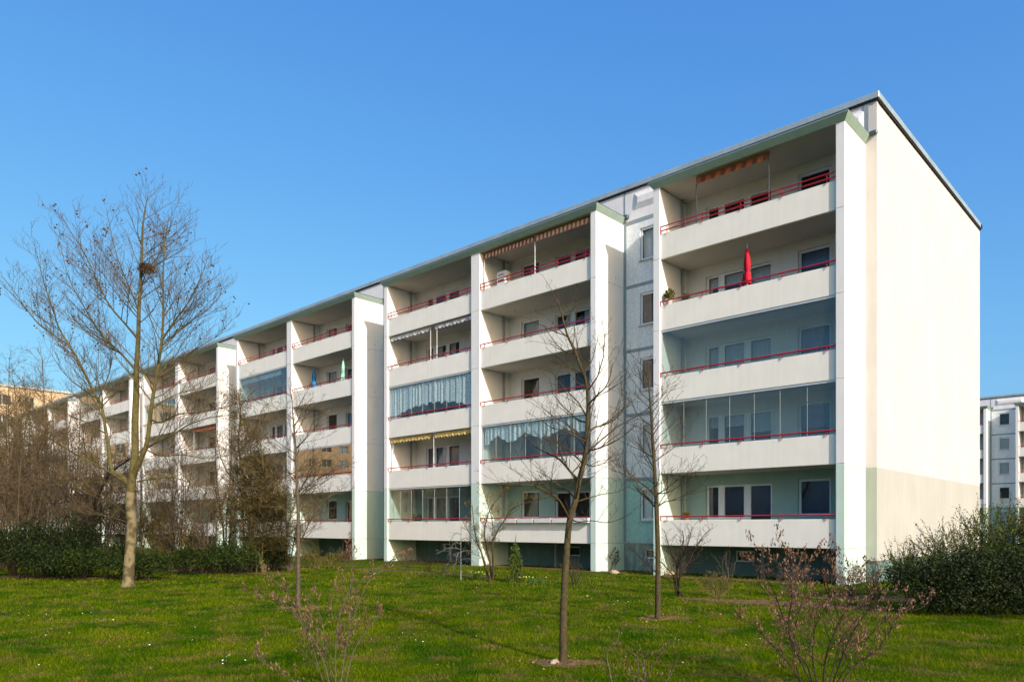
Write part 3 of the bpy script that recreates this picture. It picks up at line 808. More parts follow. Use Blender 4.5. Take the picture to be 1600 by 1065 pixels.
limbs = [
 ([(213, 580), (216, 529), (217, 487), (220, 434), (222, 380), (223, 355), (226, 332), (229, 316), (232, 302)], .135, .012, .25, 3.6),
 ([(207, 745, 0), (222, 712, -.2), (230, 690, -.3), (236, 640, -.4), (243, 595, -.5), (251, 546, -.6), (255, 496, -.7), (255, 434, -.7), (257, 381, -.8), (261, 356, -.8), (264, 340, -.8)], .155, .012, .3, 3.6),
 ([(203, 758, 0), (188, 742, .2), (175, 735, .4), (170, 700, .6), (166, 678, .7), (160, 640, .8), (153, 624, .8), (138, 595, .9), (121, 560, 1.0), (108, 539, 1.0), (92, 512, 1.0), (82, 480, 1.1), (70, 446, 1.1), (62, 415, 1.2), (56, 391, 1.2)], .13, .012, .3, 3.4),
 ([(108, 539, 1.0), (84, 523, .8), (60, 505, .6), (38, 478, .4), (20, 452, .2), (4, 432, 0)], .05, .010, .1, 2.6),
 ([(211, 577, 0), (190, 553, .6), (161, 526, 1.0), (143, 500, 1.2), (128, 473, 1.3), (112, 445, 1.4), (102, 415, 1.5), (96, 388, 1.5)], .062, .010, .12, 2.8),
 ([(215, 529, 0), (195, 505, -.5), (171, 477, -.9), (155, 445, -1.1), (141, 414, -1.3), (124, 382, -1.4), (108, 358, -1.5), (94, 332, -1.6)], .060, .010, .12, 2.8),
 ([(217, 487, 0), (205, 455, .7), (192, 425, 1.0), (180, 390, 1.2), (172, 355, 1.3), (166, 325, 1.4)], .048, .010, .12, 2.4),
 ([(253, 532, -.6), (270, 505, -.9), (289, 480, -1.1), (303, 455, -1.2), (315, 430, -1.3), (326, 398, -1.4)], .052, .010, .12, 2.4),
 ([(251, 542, -.6), (275, 520, -.2), (296, 503, .1), (315, 490, .3), (328, 480, .4), (343, 463, .5), (355, 445, .6)], .050, .010, .12, 2.4),
 ([(243, 590, -.5), (268, 575, .2), (295, 552, .5), (322, 535, .8), (345, 520, 1.0), (362, 498, 1.1)], .045, .009, .12, 2.2),
 ([(220, 434, 0), (236, 415, -.4), (250, 395, -.6), (262, 365, -.8), (272, 335, -.9)], .036, .009, .12, 1.8),
 ([(222, 705, -.1), (245, 690, -.6), (271, 678, -1.0), (292, 665, -1.2), (314, 656, -1.4), (340, 650, -1.5), (362, 648, -1.6), (384, 640, -1.7)], .055, .009, .15, 2.2),
 ([(236, 655, -.4), (252, 660, -1.0), (271, 649, -1.3), (296, 645, -1.6), (321, 642, -1.8), (350, 636, -1.9), (378, 626, -2.0), (402, 606, -2.0)], .048, .008, .15, 2.2),
 ([(236, 640, -.4), (262, 622, .3), (288, 612, .7), (315, 606, 1.0), (345, 590, 1.2)], .042, .008, .15, 2.0),
 ([(226, 700, -.2), (250, 712, -.8), (285, 710, -1.2), (320, 716, -1.5), (350, 712, -1.7), (386, 704, -1.8), (410, 690, -1.9)], .042, .007, .15, 2.0),
 ([(214, 752, 0), (240, 748, -.7), (272, 746, -1.2), (305, 757, -1.5), (340, 768, -1.7), (365, 772, -1.8)], .038, .007, .15, 1.8),
 ([(201, 757, 0), (172, 738, -.5), (143, 722, -1.0), (116, 708, -1.3), (89, 692, -1.6), (66, 676, -1.8), (46, 663, -2.0), (20, 645, -2.1), (0, 630, -2.2)], .060, .009, .2, 2.6),
 ([(200, 765, 0), (172, 755, .5), (143, 753, .9), (107, 755, 1.2), (71, 760, 1.5), (35, 770, 1.7), (5, 772, 1.8)], .042, .008, .2, 2.2),
 ([(196, 802, 0), (180, 788, -.6), (160, 780, -1.1), (135, 770, -1.4), (110, 752, -1.6), (92, 735, -1.8)], .034, .007, .2, 1.8),
 ([(197, 815, 0), (175, 808, .6), (150, 802, 1.0), (120, 800, 1.3), (85, 806, 1.5)], .028, .006, .2, 1.6),
 ([(166, 678, .7), (140, 662, 1.4), (112, 650, 1.8), (80, 628, 2.2), (50, 612, 2.4)], .040, .008, .15, 2.0),
 ([(153, 624, .8), (168, 590, 1.4), (175, 560, 1.7), (172, 530, 2.0), (166, 500, 2.1)], .036, .008, .15, 2.0)]
for pts, r0, r1, t0, ln in limbs:
    pp = px_path(pts, pd); PP = smooth(pp, 3); n_ = len(PP)
    rr = [.66 * (r0 + (r1 - r0) * (i / (n_ - 1)) ** .7) for i in range(n_)]
    g.put(PP, rr, .5, 8 if r0 > .07 else 6); g.kids(PP, rr, 0, t0, ln)
plane = tree("plane_tree", "tall bare plane tree with seed balls and several leaders, left on the lawn", "tree", pb, g, VM['plane_trunk'], VM['plane'], VM['plane_twig'])
# seed balls hang from the upper twigs
rs = random.Random(3); tb = MB(); nb = 0
import bmesh
bmm = bmesh.new(); bmesh.ops.create_icosphere(bmm, subdivisions=1, radius=1); IV = np.array([v.co[:] for v in bmm.verts]); IF = np.array([[v.index for v in f.verts] for f in bmm.faces]); bmm.free()
tips = [t for t in g.tips if t[2] >= 2 and t[0].z > 7.5]; rs.shuffle(tips); Vb, Fb = [], []
for (p, d, l, q) in tips[:150]:
    for k in range(rs.choice((1, 1, 2, 3))):
        c = p + Vector((rs.gauss(0, .05), rs.gauss(0, .05), -.06 - .09 * k)); Fb.append(IF + len(Vb) * len(IV)); Vb.append(IV * rs.uniform(.024, .038) + np.array(c))
o = obj("seed_balls", np_mesh("seed_balls", np.concatenate(Vb), np.concatenate(Fb), VM['ball'], True), plane); o.location = -pb; o['kind'] = 'stuff'
# nest
nc = at(229, 418, pd - .15); nr = np.random.RandomState(2); tw = Twigs()
for i in range(260):
    a = nr.uniform(0, 6.28); rr = nr.uniform(.08, .19); z = nr.uniform(-.13, .08)
    c = np.array([math.cos(a) * rr * (1 - .3 * (z < -.05)), math.sin(a) * rr, z]); d = np.array([-math.sin(a), math.cos(a), 0]) * .14 + nr.normal(0, .055, 3)
    tw.add([tuple(c - d), tuple(c + d * .1 + nr.normal(0, .01, 3)), tuple(c + d)], [.006, .007, .004], 3)
tag(obj("bird_nest", tw.mesh("bird_nest", VM['nest']), None, nc), "dark round twig nest high in the plane tree", "nest")
# ------------------------------------------------------------------ young trees on the lawn
def young_tree(label, base_px, trunk, r0, limbs, seed, lv, mt=None):
    b, d = gnd(*base_px); g = Grow(seed, lv, .0026 * max(1, d / 11))
    P = smooth(px_path(trunk, d), 3); n = len(P); rad = [r0 * (1.25 if i == 0 else 1) * (1 - .93 * (i / (n - 1)) ** .9) + .006 for i in range(n)]
    g.put(P, rad, 0, 10); top = [i for i, p in enumerate(P) if p.z > b.z + 1.6]
    if top: g.kids(P[top[0]:], rad[top[0]:], 0, .15, 1.5)
    for pts, a, c, ln in limbs:
        PP = smooth(px_path(pts, d), 3); m_ = len(PP); rr = [a + (c - a) * (i / (m_ - 1)) ** .8 for i in range(m_)]
        g.put(PP, rr, .5, 6); g.kids(PP, rr, 0, .15, ln)
    return tree("young_tree", label, "tree", b, g, mt or VM['young'], VM['young'], VM['twig'], "young trees planted on the lawn"), g
LVY = [dict(n=7.5, ang=48, len=.85, up=.25, wob=.13, seg=4, sides=4, max=1.3, rl=.008, tip=.55),
       dict(n=6.0, ang=46, len=.55, up=.2, wob=.16, seg=3, sides=3, max=.6, min=.12, rl=.008),
       dict(n=6.0, ang=45, len=.45, up=.2, wob=.16, seg=3, sides=3, max=.2, min=.06, rl=.007)]
young_tree("bare young tree in a round patch of soil, nearest to the camera", (880, 1036),
    [(880, 1038), (880, 990), (881, 938), (885, 867), (890, 813), (899, 783), (905, 749), (914, 715), (917, 681), (919, 631), (916, 597), (907, 572), (898, 548), (886, 522), (878, 492), (872, 470)], .054,
    [([(905, 752, 0), (890, 735, .2), (875, 718, .4), (860, 710, .5), (845, 703, .6), (830, 692, .7), (818, 680, .7)], .021, .005, 1.2),
     ([(890, 812, 0), (882, 795, -.2), (872, 779, -.3), (858, 770, -.45), (845, 762, -.5), (825, 757, -.6), (808, 759, -.7)], .019, .005, 1.1),
     ([(900, 780, 0), (885, 765, .3), (868, 762, .5), (850, 742, .6), (838, 735, .7)], .012, .004, .8),
     ([(919, 704, 0), (935, 700, -.2), (957, 691, -.35), (972, 682, -.45), (990, 668, -.55)], .015, .004, .9),
     ([(918, 678, 0), (928, 668, .15), (942, 664, .25), (957, 657, .35), (968, 648, .4), (976, 632, .45), (979, 612, .5)], .018, .004, 1.0),
     ([(912, 722, 0), (925, 728, .3), (945, 722, .5), (962, 705, .6)], .012, .004, .8),
     ([(899, 784, 0), (918, 778, .25), (940, 772, .4), (965, 768, .5), (985, 758, .6)], .011, .004, .8),
     ([(893, 812, 0), (905, 815, -.3), (925, 813, -.5), (945, 816, -.6), (962, 813, -.7), (985, 802, -.8)], .010, .003, .7),
     ([(918, 660, 0), (902, 655, .3), (888, 642, .5), (875, 630, .6), (862, 612, .7)], .014, .004, .9),
     ([(919, 632, 0), (932, 618, -.3), (945, 606, -.4), (953, 588, -.5), (957, 566, -.6)], .014, .004, .9),
     ([(917, 690, 0), (900, 682, -.3), (880, 672, -.5), (862, 668, -.6), (845, 655, -.8)], .014, .004, .9),
     ([(912, 586, 0), (924, 565, .2), (930, 545, .3), (936, 520, .4)], .010, .004, .7),
     ([(902, 556, 0), (888, 552, -.2), (872, 540, -.3), (858, 522, -.4), (850, 508, -.5)], .009, .003, .7)], 21, LVY)
young_tree("bare young tree in front of the pale green stairwell wall", (1028, 968),
    [(1028, 970), (1028, 920), (1028, 860), (1026, 800), (1024, 758), (1022, 720), (1020, 690), (1018, 655), (1016, 630), (1014, 600), (1013, 575)], .060,
    [([(1026, 795, 0), (1015, 782, .2), (1003, 770, .35), (993, 760, .45), (984, 745, .5)], .020, .004, 1.1),
     ([(1025, 775, 0), (1010, 760, -.3), (998, 752, -.4), (985, 746, -.5), (970, 738, -.6), (955, 735, -.7)], .018, .004, 1.1),
     ([(1027, 792, 0), (1038, 784, .2), (1052, 781, .3), (1066, 775, .4), (1082, 770, .5)], .016, .004, 1.0),
     ([(1026, 770, 0), (1040, 770, -.3), (1056, 762, -.5), (1072, 748, -.6), (1088, 745, -.7)], .014, .004, 1.0),
     ([(1022, 722, 0), (1034, 712, .3), (1048, 703, .4), (1062, 690, .5), (1078, 672, .6)], .014, .004, 1.0),
     ([(1021, 715, 0), (1005, 705, .2), (990, 698, .4), (972, 690, .5)], .014, .004, 1.0),
     ([(1019, 682, 0), (1030, 665, -.3), (1042, 652, -.4), (1052, 634, -.5)], .012, .004, .9),
     ([(1018, 665, 0), (1004, 655, .2), (992, 640, .4), (984, 620, .5)], .012, .004, .9),
     ([(1016, 632, 0), (1028, 615, .3), (1040, 605, .4), (1056, 596, .5)], .009, .003, .8)], 22, LVY)
young_tree("thin bare young tree with a straight grey stem, left of the middle of the lawn", (466, 951),
    [(466, 953), (466, 900), (466, 850), (466, 800), (464, 760), (463, 720), (461, 690), (459, 665), (457, 640), (456, 615)], .050,
    [([(465, 770, 0), (478, 760, .3), (492, 758, .4), (508, 752, .5), (522, 742, .6)], .015, .004, 1.0),
     ([(463, 722, 0), (450, 712, .2), (438, 705, .4), (425, 690, .5)], .014, .004, 1.0),
     ([(462, 700, 0), (474, 688, -.2), (484, 672, -.3), (490, 655, -.4)], .012, .004, 1.0),
     ([(464, 745, 0), (450, 738, -.3), (436, 733, -.4), (420, 722, -.5)], .013, .004, 1.0),
     ([(459, 668, 0), (470, 650, .3), (480, 640, .4), (494, 634, .5)], .010, .003, .9),
     ([(458, 655, 0), (446, 645, .3), (436, 640, .4), (424, 630, .5)], .010, .003, .8)], 23, LVY, VM['greystem'])

# ------------------------------------------------------------------ shrubs and small trees
def stems_plant(name, label, cat, base_px, stems, seed, lv, mats, leaf=None, group=None, minr=.0020, depth_off=0, base_depth=None):
    """stems: pixel polylines sharing one foot; leaf=(material, size, per tip, spread, aspect, up)"""
    b, d = gnd(*base_px)
    if base_depth: d = base_depth; x, y = ray(base_px[0]); b = Vector((x * d, y * d, 0))
    g = Grow(seed, lv, minr * max(1, d / 11) if minr < .004 else minr)
    for pts, a, c, ln in stems:
        PP = smooth(px_path(pts, d), 3); PP[0].z = min(PP[0].z, 0.0); m_ = len(PP); rr = [a + (c - a) * (i / (m_ - 1)) ** .8 for i in range(m_)]
        g.put(PP, rr, 0, 6); g.kids(PP, rr, 0, .25, ln)
        g.tips.append((PP[-1], (PP[-1] - PP[-2]).normalized(), 3, PP[-2]))
    root = tree(name, label, cat, b, g, mats[0], mats[1], mats[2], group)
    if leaf:
        mt, size, per, spread, asp, up, nm = leaf; rs = np.random.RandomState(seed); C, A = [], []
        for (p, dr, l, q) in g.tips:
            if l < 1: continue
            for _ in range(per):
                t = rs.random() ** .7; c = np.array(q.lerp(p, t)) + rs.normal(0, spread, 3); C.append(c); A.append(np.array(dr))
        add_leaves(root, nm, leaf_mesh(nm, np.array(C), size, mt, rs, up, asp, np.array(A)), b)
    return root
def auto_stems(base_px, depth, n, w, top, seed, r=.018, spread=.3, ln=1.0):
    """n stems fanning up from one foot; w and top in pixels"""
    rs = random.Random(seed); x0, y0 = base_px; out = []
    for i in range(n):
        f = (i + .5) / n * 2 - 1 + rs.gauss(0, .12); h = (y0 - top) * (1 - .35 * abs(f)) * rs.uniform(.8, 1.05); z = rs.gauss(0, spread)
        out.append(([(x0 + f * 4, y0 + 2, 0), (x0 + f * w * .35 + rs.gauss(0, 2), y0 - h * .33, z * .4), (x0 + f * w * .7 + rs.gauss(0, 3), y0 - h * .66, z * .8), (x0 + f * w + rs.gauss(0, 4), y0 - h, z)], r, r * .3, ln))
    return out
LVS = [dict(n=9.0, ang=44, len=.55, up=.35, wob=.15, seg=3, sides=3, max=.5, rl=.007), dict(n=10.0, ang=40, len=.5, up=.3, wob=.18, seg=3, sides=3, max=.24, min=.05, rl=.006)]
PK = (VM['pink'], .036, 6, .016, .42, .5, "bud_leaves")
SM = (VM['greystem'], VM['greystem'], VM['twig'])
SD = (VM['dark'], VM['dark'], VM['twig'])
# foreground shrubs whose feet lie just below the frame
stems_plant("budding_shrub", "loose shrub with pinkish new leaves at the bottom edge, left of the middle", "shrub", (530, 1092), [
    ([(525, 1094, 0), (524, 1030, .05), (526, 985, .1), (534, 950, .1), (545, 925, .1), (552, 895, .15), (545, 862, .2)], 0.0105, 0.0034, .9),
    ([(530, 1094, 0), (536, 1040, .1), (545, 990, .15), (558, 950, .2), (572, 915, .25), (592, 886, .3), (618, 872, .3)], 0.0096, 0.0034, .8),
    ([(520, 1094, 0), (505, 1030, -.1), (482, 985, -.15), (462, 945, -.2), (438, 915, -.25), (420, 900, -.3)], 0.0105, 0.0034, .8),
    ([(515, 1094, 0), (500, 1050, -.2), (488, 1010, -.3), (470, 970, -.4), (455, 950, -.4), (430, 935, -.5), (400, 930, -.5)], 0.0088, 0.0025, .7),
    ([(535, 1094, 0), (548, 1030, .2), (565, 995, .3), (585, 970, .4), (600, 955, .4)], 0.0081, 0.0025, .7),
    ([(510, 1094, 0), (470, 1070, -.1), (430, 1045, -.2), (405, 1030, -.3), (398, 1010, -.3)], 0.0065, 0.0025, .5),
    ([(523, 1094, 0), (515, 1040, .3), (508, 1000, .4), (500, 960, .5), (478, 930, .6)], 0.0073, 0.0025, .7)], 31, LVS, SM, PK, "budding shrubs in the foreground")
stems_plant("budding_shrub", "dense wide shrub with pinkish brown new leaves at the bottom edge, near the gable", "shrub", (1290, 1092), [
    ([(1285, 1094, 0), (1290, 1030, .1), (1305, 985, .1), (1320, 955, .15), (1335, 930, .2), (1342, 905, .2)], 0.0137, 0.0042, .9),
    ([(1275, 1094, 0), (1262, 1040, -.1), (1238, 1010, -.2), (1232, 970, -.2), (1238, 930, -.3), (1225, 890, -.3), (1200, 868, -.4)], 0.0113, 0.0034, .9),
    ([(1300, 1094, 0), (1330, 1045, .1), (1375, 1010, .2), (1395, 975, .2), (1410, 955, .2), (1438, 950, .2), (1452, 935, .2)], 0.0113, 0.0034, .6),
    ([(1288, 1094, 0), (1300, 1050, .3), (1312, 1000, .4), (1310, 960, .4), (1290, 920, .5), (1285, 885, .5), (1292, 860, .5)], 0.0105, 0.0034, .9),
    ([(1280, 1094, 0), (1250, 1060, .2), (1240, 1000, .3), (1250, 950, .3), (1262, 905, .4), (1256, 868, .4)], 0.0096, 0.0034, .9),
    ([(1270, 1094, 0), (1235, 1040, -.3), (1200, 1000, -.4), (1175, 975, -.5), (1150, 958, -.6)], 0.0081, 0.0025, .4),
    ([(1292, 1094, 0), (1318, 1020, -.2), (1340, 975, -.3), (1362, 945, -.4), (1375, 915, -.4)], 0.0096, 0.0034, .8),
    ([(1284, 1094, 0), (1270, 1030, .4), (1275, 975, .5), (1300, 930, .6), (1308, 895, .6)], 0.0088, 0.0034, .9),
    ([(1290, 1094, 0), (1330, 1030, .3), (1365, 985, .4), (1395, 960, .5)], 0.0081, 0.0025, .6),
    ([(1282, 1094, 0), (1245, 1020, .1), (1222, 960, .1), (1208, 920, 0), (1185, 890, 0)], 0.0088, 0.0034, .9)], 32,
    [dict(n=10.0, ang=42, len=.60, up=.4, wob=.15, seg=3, sides=3, max=.5, rl=.007), dict(n=12.0, ang=40, len=.5, up=.4, wob=.18, seg=3, sides=3, max=.24, min=.05, rl=.006)],
    SD, (VM['pink'], .035, 7, .016, .42, .5, "bud_leaves"), "budding shrubs in the foreground")
stems_plant("budding_shrub", "few budding stems just reaching into the bottom edge, right of the nearest trunk", "shrub", (985, 1110), [
    ([(960, 1112, 0), (955, 1060, 0), (948, 1020, .1), (962, 1005, .1), (968, 985, .15)], 0.0088, 0.0034, .4),
    ([(990, 1112, 0), (998, 1060, .1), (995, 1015, .1)], 0.0081, 0.0034, .5), ([(1000, 1112, 0), (1008, 1050, .2), (1003, 1020, .2)], 0.0081, 0.0034, .5),
    ([(1010, 1112, 0), (1050, 1050, .3), (1058, 1025, .3)], 0.0073, 0.0025, .4), ([(975, 1112, 0), (1020, 1040, -.1), (1040, 1008, -.2)], 0.0065, 0.0025, .4)], 33, LVS, SM,
    (VM['pink'], .03, 3, .014, .42, .5, "bud_leaves"), "budding shrubs in the foreground")
# shrubs nearer the block
LVT = [dict(n=6.5, ang=44, len=.55, up=.2, wob=.16, seg=3, sides=3, max=.8, rl=.008), dict(n=8.0, ang=42, len=.5, up=.15, wob=.2, seg=3, sides=3, max=.5, min=.12, rl=.006), dict(n=7, ang=42, len=.5, up=.1, wob=.2, seg=2, sides=3, max=.2, min=.06, rl=.006)]
b_, d_ = gnd(768, 908)
stems_plant("multi_stem_tree", "small olive twigged multi stem tree before the double fin", "tree", (768, 908), [
    ([(766, 908, 0), (758, 885, 0), (752, 862, .1), (744, 840, .1), (740, 815, .2), (738, 790, .2)], .045, .010, 1.2),
    ([(768, 908, 0), (766, 880, .2), (760, 855, .3), (757, 828, .3), (764, 800, .4), (778, 778, .5), (795, 762, .6)], .045, .010, 1.3),
    ([(770, 908, 0), (771, 880, -.1), (770, 850, -.2), (776, 832, -.2), (788, 812, -.3), (800, 795, -.4), (822, 785, -.5), (845, 780, -.6)], .040, .009, 1.3),
    ([(767, 908, 0), (752, 862, -.3), (735, 835, -.4), (722, 812, -.5)], .025, .008, 1.0), ([(769, 880, .2), (770, 820, .5), (760, 780, .6), (752, 760, .7)], .025, .007, 1.0)], 34, LVT,
    (VM['young'], VM['young'], VM['ochre']), (VM['olive'], .036, 5, .03, .5, .3, "buds"))
stems_plant("crooked_tree", "crooked bare shrubby tree leaning left before the rightmost ground floor balcony", "tree", (1070, 931), [
    ([(1072, 933, 0), (1062, 924, 0), (1057, 915, .1), (1057, 895, .1), (1062, 872, .1), (1068, 845, .2), (1066, 828, .2)], .040, .010, 1.2),
    ([(1057, 915, 0), (1045, 905, -.2), (1030, 898, -.4), (1015, 885, -.6), (1000, 870, -.8), (988, 858, -.9)], .024, .006, 1.1),
    ([(1058, 900, .1), (1075, 880, .4), (1085, 858, .5), (1098, 838, .6), (1110, 826, .7)], .024, .006, 1.1),
    ([(1060, 885, .1), (1048, 862, .4), (1042, 842, .6), (1038, 828, .7)], .020, .006, 1.1),
    ([(1060, 880, .1), (1072, 858, -.3), (1078, 838, -.4), (1082, 822, -.5)], .020, .006, 1.1),
    ([(1057, 905, .1), (1040, 885, .5), (1022, 868, .8), (1006, 855, 1.0)], .018, .006, 1.0)], 35,
    [dict(n=11, ang=45, len=.55, up=.1, wob=.18, seg=3, sides=3, max=.8, rl=.007), dict(n=12, ang=42, len=.5, up=.1, wob=.2, seg=3, sides=3, max=.34, min=.08, rl=.006), dict(n=6, ang=42, len=.5, up=.1, wob=.2, seg=2, sides=3, max=.18, min=.05, rl=.005)],
    (VM['dark'], VM['dark'], VM['twig']))
LVQ = [dict(n=7.0, ang=32, len=.5, up=.4, wob=.14, seg=3, sides=3, max=.5, rl=.007), dict(n=8.0, ang=36, len=.5, up=.3, wob=.18, seg=2, sides=3, max=.25, min=.06, rl=.006)]
PK2 = (VM['pink'], .034, 3, .02, .45, .5, "bud_leaves")
for i, (px, py, w, top, n, lab, mt, lf) in enumerate((
    (543, 889, 14, 852, 9, "small upright pink budded shrub left of the first pale green fin", SM, PK2),
    (637, 893, 16, 862, 9, "small reddish shrub before the dark undercroft left of the dead fir", SM, PK2),
    (671, 893, 15, 872, 10, "low dark twiggy shrub just left of the dead fir", SD, None),
    (694, 897, 14, 878, 8, "low grey green twiggy shrub at the foot of the dead fir", SM, (VM['olive'], .03, 1, .02, .5, .4, "buds")),
    (896, 914, 22, 872, 12, "brown bare shrub behind the nearest young trunk", (VM['dark'], VM['brown'], VM['brown']), None),
    (1120, 932, 26, 898, 22, "low yellowish green shrub with brown litter before the ground floor parapet", (VM['ochre'], VM['ochre'], VM['ochre']), (VM['olive'], .035, 3, .02, .5, .4, "buds")),
    (1138, 912, 18, 850, 7, "thin grey leafless sapling before the basement window", SM, None),
    (1238, 934, 26, 880, 16, "pink budded shrub in the soil bed behind the foreground shrub", SM, PK2),
    (1330, 932, 34, 880, 20, "brown pink budded shrub at the foot of the gable corner", SM, PK2),
    (1368, 938, 26, 872, 14, "reddish brown twiggy shrub left of the big dark hedge", SD, PK2),
    (955, 892, 12, 855, 6, "dark ivy like shrub growing up the shaded fin", SD, (VM['ever'], .07, 2, .03, .7, .2, "leaves")),
    )):
    _, dd = gnd(px, py)
    stems_plant("small_shrub", lab, "shrub", (px, py), auto_stems((px, py), dd, n, w, top, 50 + i, .010, .25, .8), 60 + i, LVQ, mt, lf, "small shrubs along the foot of the block")
# dead fir and young thuja
b_, d_ = gnd(720, 906)
g = Grow(71, [dict(n=16, ang=58, len=.42, up=-.3, wob=.16, seg=3, sides=3, max=.42, rl=.008, noDown=False)], .0045)
g.limb(px_path([(720, 907), (720, 870), (720, 845), (721, 820)], d_), .032, .006, 0, 7, .1, False)
for (x0, y0, x1, y1, z) in ((720, 835, 702, 846, .3), (720, 843, 738, 848, -.3), (720, 850, 700, 866, .2), (720, 858, 685, 864, -.2), (720, 862, 742, 866, .4), (720, 872, 698, 884, .3), (720, 875, 745, 882, -.2), (720, 866, 712, 880, -.5), (720, 880, 708, 893, .4), (720, 885, 735, 893, .5)):
    PP = smooth(px_path([(x0, y0, 0), ((x0+x1)/2, min(y0, y1) - 3, z * .5), (x1, y1, z)], d_), 3); rr = [.014 - .010 * i / (len(PP) - 1) for i in range(len(PP))]
    g.put(PP, rr, .5, 5); g.kids(PP, rr, 0, .1, .8)
tree("dead_fir", "small dead silvery grey fir with drooping bare branches", "tree", b_, g, VM['dead'], VM['dead'], VM['dead'])
b_, d_ = gnd(805, 909); rs = np.random.RandomState(12)
g = Grow(72, [], .004); g.limb(px_path([(805, 910), (805, 880), (805, 850), (806, 834)], d_), .035, .006, 0, 6, 0, False)
th = tree("thuja", "young bright green thuja with one thin leader", "tree", b_, g, VM['young'], VM['young'], VM['young'])
C, A = [], []
hh = (909 - 848) * d_ / FPX
for k in range(120):
    t = rs.random() ** .85; z = .08 + t * (hh - .1); rad = .42 * (1 - t) ** .8 * (.55 + .45 * abs(math.sin(t * 17 + k))) + .05; a = rs.uniform(0, 6.28)
    tip = np.array([math.cos(a) * rad, math.sin(a) * rad, z - rad * .35]); root_ = np.array([0, 0, z + .05])
    for q in np.linspace(.2, 1, 16):
        C.append(np.array(b_) + root_ + (tip - root_) * q + rs.normal(0, .025, 3)); A.append(np.array([math.cos(a), math.sin(a), -.7]))
add_leaves(th, "foliage", leaf_mesh("foliage", np.array(C), .085, VM['conifer'], rs, -.2, .35, np.array(A)), b_)
# clumps of narrow leaves (daffodils) along the bed
for i, (px, py, n, s) in enumerate(((690, 903, 40, .16), (765, 905, 60, .2), (745, 903, 70, .22), (845, 912, 50, .2), (830, 910, 40, .2), (665, 900, 26, .14), (588, 897, 26, .16))):
    b_, d_ = gnd(px, py); rs = np.random.RandomState(80 + i); tw = Twigs()
    for k in range(n):
        a = rs.uniform(0, 6.28); r_ = rs.uniform(0, .2); h = rs.uniform(.6, 1.2) * s; o_ = rs.uniform(.2, .7) * h
        p = np.array([math.cos(a) * r_, math.sin(a) * r_, 0]); tw.add([tuple(p), tuple(p + [math.cos(a) * o_ * .3, math.sin(a) * o_ * .3, h * .7]), tuple(p + [math.cos(a) * o_, math.sin(a) * o_, h])], [.010, .009, .003], 3)
    root = empty("bulb_clump", b_, 0, ["clump of narrow green bulb leaves under the dead fir", "big clump of bulb leaves at the foot of the multi stem tree", "clump of bulb leaves between dead fir and multi stem tree",
        "clump of bulb leaves right of the thuja", "clump of bulb leaves close against the thuja", "small clump of bulb leaves left of the dead fir", "small clump of bulb leaves in the long soil bed"][i], "plant", "bulb clumps in the beds")
    lv_ = obj("leaves", tw.mesh("leaves", mat("bulb_leaf_%d" % i, (.075, .15, .02), .5, .2, 6)), root); lv_["kind"] = "stuff"
    if i in (1, 2, 4):
        Vb, Fb = [], []
        for k in range(7):
            c = np.array([rs.normal(0, .14), rs.normal(0, .14), s * rs.uniform(.9, 1.25)]); Fb.append(IF + len(Vb) * len(IV)); Vb.append(IV * np.array([.026, .026, .02]) + c)
        obj("blossoms", np_mesh("blossoms", np.concatenate(Vb), np.concatenate(Fb), mat("daffodil_%d" % i, (.62, .55, .12), .6, .05)), root)
